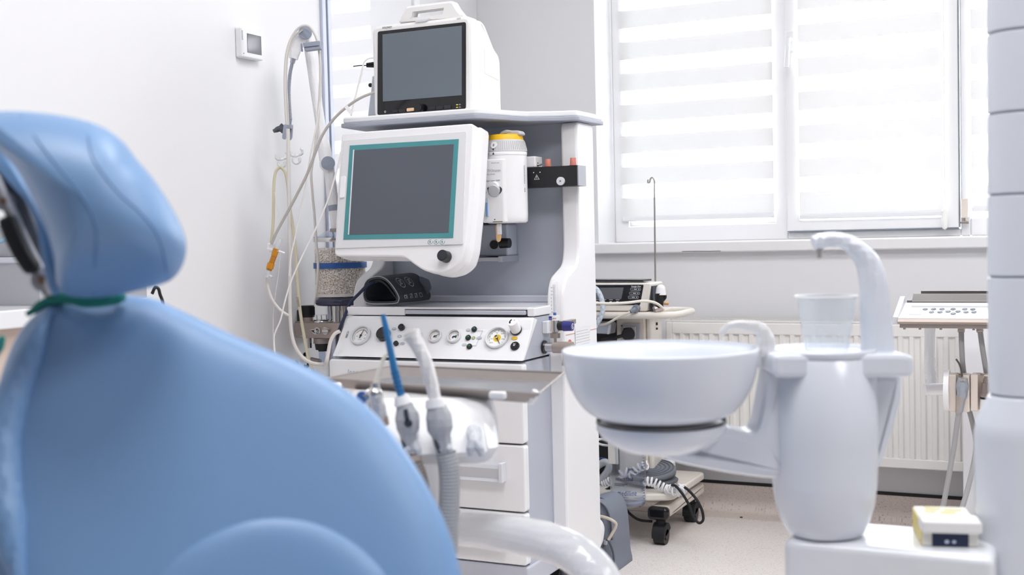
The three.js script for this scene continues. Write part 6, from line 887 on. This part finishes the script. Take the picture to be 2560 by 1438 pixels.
// ================================================================ SPITTOON UNIT
{
  const D = 1.6, m = D / FPX, gloss = M('#e6ebf4', 0.2), P = (x, y, d = D) => at(x, y, d);
  const b = thing('spittoon_bowl', 'wide white ceramic spittoon bowl in the foreground', 'bowl');
  const rim = P(1649, 872), R = 245 * m, bt = P(1648, 1046).y - rim.y;
  const prof = [[0, bt + 0.012], [R * 0.45, bt + 0.016], [R * 0.8, bt + 0.05], [R * 0.93, bt + 0.08], [R * 0.975, -0.004], [R * 0.985, 0.0008], [R * 0.995, 0], [R, -0.004], [R * 0.985, -0.02], [R * 0.945, -0.042], [R * 0.87, -0.063], [R * 0.77, -0.08], [R * 0.66, bt + 0.003], [R * 0.6, bt], [0, bt]];
  const pc = new THREE.SplineCurve(prof.slice(0, 6).map((p) => new THREE.Vector2(...p))).getPoints(30).concat(new THREE.SplineCurve(prof.slice(6, 13).map((p) => new THREE.Vector2(...p))).getPoints(40)).concat([new THREE.Vector2(0, bt)]);
  mesh('bowl', new THREE.LatheGeometry(pc, 96).translate(rim.x, rim.y, rim.z), gloss, b); mesh('drain', lathe([[0, bt + 0.015], [0.016, bt + 0.015], [0.017, bt + 0.0135]], rim, 32), steelBright, b);
  const u = thing('spittoon_unit', 'white dental water unit with tapered pillar, cup filler arch and broad bowl arm', 'dental unit');
  mesh('seal_ring', lathe([[R * 0.66, bt - 0.001], [R * 0.665, bt - 0.0055], [0, bt - 0.0055], [0, bt - 0.001]], rim, 64), M('#5f6166', 0.25, 0.8), u);
  mesh('bowl_mount', lathe([[R * 0.655, bt - 0.0055], [R * 0.66, bt - 0.014], [R * 0.6, bt - 0.026], [R * 0.48, bt - 0.036], [R * 0.4, bt - 0.042], [0, bt - 0.044]], rim, 64), gloss, u);
  mesh('bowl_arm', extCam([[1560, 1082], [1805, 1062], [1872, 1078], [1886, 1050], [1912, 905], [1965, 900], [1965, 1188], [1900, 1186], [1800, 1172], [1700, 1152], [1600, 1122]], D + 0.005, 0.07, 0.012, 0.012), gloss, u, 'broad arm carrying the bowl');
  const pl = P(2057, 895), top = P(2062, 892).y, r = 131 * m, Yp = (y) => P(2062, y).y;
  const pp = [[0, Yp(1338)], [0.042, Yp(1338)], [0.05, Yp(1333)], [r * 0.84, Yp(1300)], [r * 0.93, Yp(1260)], [r * 0.972, Yp(1214)], [r * 0.97, Yp(1211)], [r * 0.978, Yp(1208)], [r, Yp(1100)], [r, Yp(890)], [0, Yp(890)]];
  mesh('pillar', new THREE.LatheGeometry(pp.map((q) => new THREE.Vector2(...q)), 72).translate(pl.x, 0, pl.z), gloss, u);
  mesh('collar', extCam([[1908, 884], [1918, 876], [2232, 874], [2246, 884], [2246, 930], [1906, 932]], D, 0.128, 0.006, 0.012), gloss, u);
  mesh('wing', extCam([[2160, 930], [2245, 930], [2243, 990], [2222, 1070], [2190, 1166], [2160, 1166]], D + 0.01, 0.05, 0.01, 0.008), gloss, u);
  mesh('cup_seat', lathe([[r * 0.92, top + 0.002], [r * 0.98, top + 0.002], [r * 1.0, top + 0.009], [r * 0.97, top + 0.0125], [r * 0.9, top + 0.009], [r * 0.86, top + 0.003], [0, top + 0.003]], new V3(pl.x, 0, pl.z), 72), gloss, u);
  mesh('cup_filler', taper([P(2196, 900), P(2190, 800), P(2184, 710), P(2166, 650), P(2128, 612), P(2088, 600), P(2050, 604), P(2032, 608)], [0.0225, 0.0205, 0.0185, 0.0165, 0.0145, 0.0125, 0.0112, 0.0095], 28, 14), gloss, u, 'white cup filler arch'); mesh('filler_nozzle', join([rod(P(2048, 618), P(2048, 634), 0.0062, 0.0055), rod(P(2048, 634), P(2048, 645), 0.004, 0.0035)]), M('#c8c4c0', 0.3, 0.6), u);
  mesh('bowl_rinse_pipe', taper([P(1915, 890), P(1914, 850), P(1900, 822), P(1868, 814), P(1836, 812), P(1814, 820), P(1803, 836)], [0.0135, 0.0115, 0.009, 0.0065, 0.0052, 0.0048, 0.0042], 18, 10), M('#f0f0f2', 0.2, 0, { transmission: 0.3, thickness: 0 }), u, 'translucent bowl rinse pipe');
  const yb = P(2062, 1338).y, f0 = onY(1957, 1350, yb), f1 = onY(2486, 1392, yb), bk = onY(2200, 1307, yb);
  mesh('base', box(f0.x, f1.x, 0.02, yb, bk.z, f0.z, 0.012), M('#eceff5', 0.15), u);
  mesh('foot_plate', box(f0.x + 0.02, f1.x + 0.06, 0, 0.02, bk.z, f0.z - 0.02, 0), midGrey, u);
  const cu = thing('drinking_cup', 'translucent plastic cup under the filler arch', 'cup'); const cy0 = top + 0.0045, ch = P(2066, 740).y - cy0, cr = 76 * m;
  mesh('cup', new THREE.LatheGeometry([[0, 0.001], [cr * 0.7, 0.001], [cr * 0.71, 0.003], [cr * 0.93, ch - 0.004], [cr * 1.0, ch - 0.002], [cr * 1.01, ch], [cr * 0.95, ch + 0.001]].map((q) => new THREE.Vector2(...q)), 48).translate(P(2066, 800).x, cy0, P(2066, 800).z), M('#f2f5f8', 0.25, 0, { transmission: 0.72, thickness: 0 }), cu); mesh('rim_bead', new THREE.TorusGeometry(cr * 0.99, 0.0013, 8, 64).rotateX(Math.PI / 2).translate(P(2066, 800).x, cy0 + ch, P(2066, 800).z), M('#f6f7f9', 0.3), cu);
  // small carton on the base
  const bx = thing('tissue_pack', 'small white and yellow pack with a navy front on the unit base', 'pack');
  const o = onY(2376, 1368, yb), ang = 0.24, w = 0.068, dp = 0.098, hh = 0.03; const put = (g) => g.rotateY(ang).translate(o.x, yb, o.z);
  mesh('carton', put(box(-w / 2, w / 2, 0, hh, -dp, 0, 0.003)), M('#f1eee4', 0.5), bx); mesh('yellow_side', put(box(-w / 2 - 0.0006, -w / 2 + 0.0004, 0.001, hh - 0.002, -dp + 0.002, -0.002, 0)), M('#e5d27a', 0.5), bx); mesh('top_flap', put(box(-w / 2 - 0.001, w / 2 + 0.004, hh - 0.012, hh + 0.004, -dp * 0.35, 0.007, 0.004)), M('#f6f5f4', 0.4), bx); mesh('navy_front', put(box(-w / 2 + 0.012, w / 2 - 0.012, 0.001, hh - 0.013, -0.001, 0.001, 0.0004)), M('#1d2a4c', 0.4), bx);
  print('yellow_print', w * 0.8, dp * 0.5, canvasTex(128, 96, (q) => { q.fillStyle = 'rgba(232,226,150,0.8)'; q.fillRect(8, 10, 46, 26); q.fillRect(66, 14, 50, 20); q.fillRect(14, 48, 30, 24); q.fillRect(60, 46, 44, 30); }), new V3(0, hh + 0.0002, -dp * 0.68).applyAxisAngle(UP, ang).add(new V3(o.x, yb, o.z)), new V3(0.0, 1, 0.0001), bx);
  print('front_mark', 0.02, 0.009, canvasTex(64, 32, (q) => { q.fillStyle = '#c9d6e6'; q.beginPath(); q.arc(18, 16, 9, 0, 7); q.arc(46, 16, 8, 0, 7); q.fill(); }), new V3(0.0, 0.007, 0.0012).applyAxisAngle(UP, ang).add(new V3(o.x, yb, o.z)), new V3(Math.sin(ang), 0, Math.cos(ang)), bx);
  // round column at the right edge
  const cl = thing('unit_column', 'round white column with ring joints at the right edge of the picture', 'column'); const cD = 1.55, cm = cD / FPX, cc = at(2562, 719, cD), Yc = (y) => at(2562, y, cD).y, r1 = 87 * cm, r2 = 122 * cm;
  for (const [a, c] of [[-560, -364], [-360, -164], [-160, 84], [88, 283], [287, 484], [488, 688], [692, 985]]) mesh('column_ring', lathe([[r1 - 0.004, Yc(c)], [r1 - 0.001, Yc(c) + 0.0008], [r1, Yc(c) + 0.002], [r1, Yc(a) - 0.002], [r1 - 0.001, Yc(a) - 0.0008], [r1 - 0.004, Yc(a)]], new V3(cc.x, 0, cc.z), 64), gloss, cl);
  mesh('core', rod(new V3(cc.x, Yc(990), cc.z), new V3(cc.x, Yc(-556), cc.z), r1 - 0.0035, r1 - 0.0035, 48), midGrey, cl);
  mesh('lower_column', lathe([[r2 * 0.98, 0], [r2, 0.01], [r2, Yc(1095)], [r2 * 0.985, Yc(1075)], [r2 * 0.95, Yc(1055)], [r1 * 1.03, Yc(995)], [r1 * 0.99, Yc(988)], [0, Yc(988)]], new V3(cc.x, 0, cc.z), 64), gloss, cl);
}
settle();
renderer.render(scene, camera);
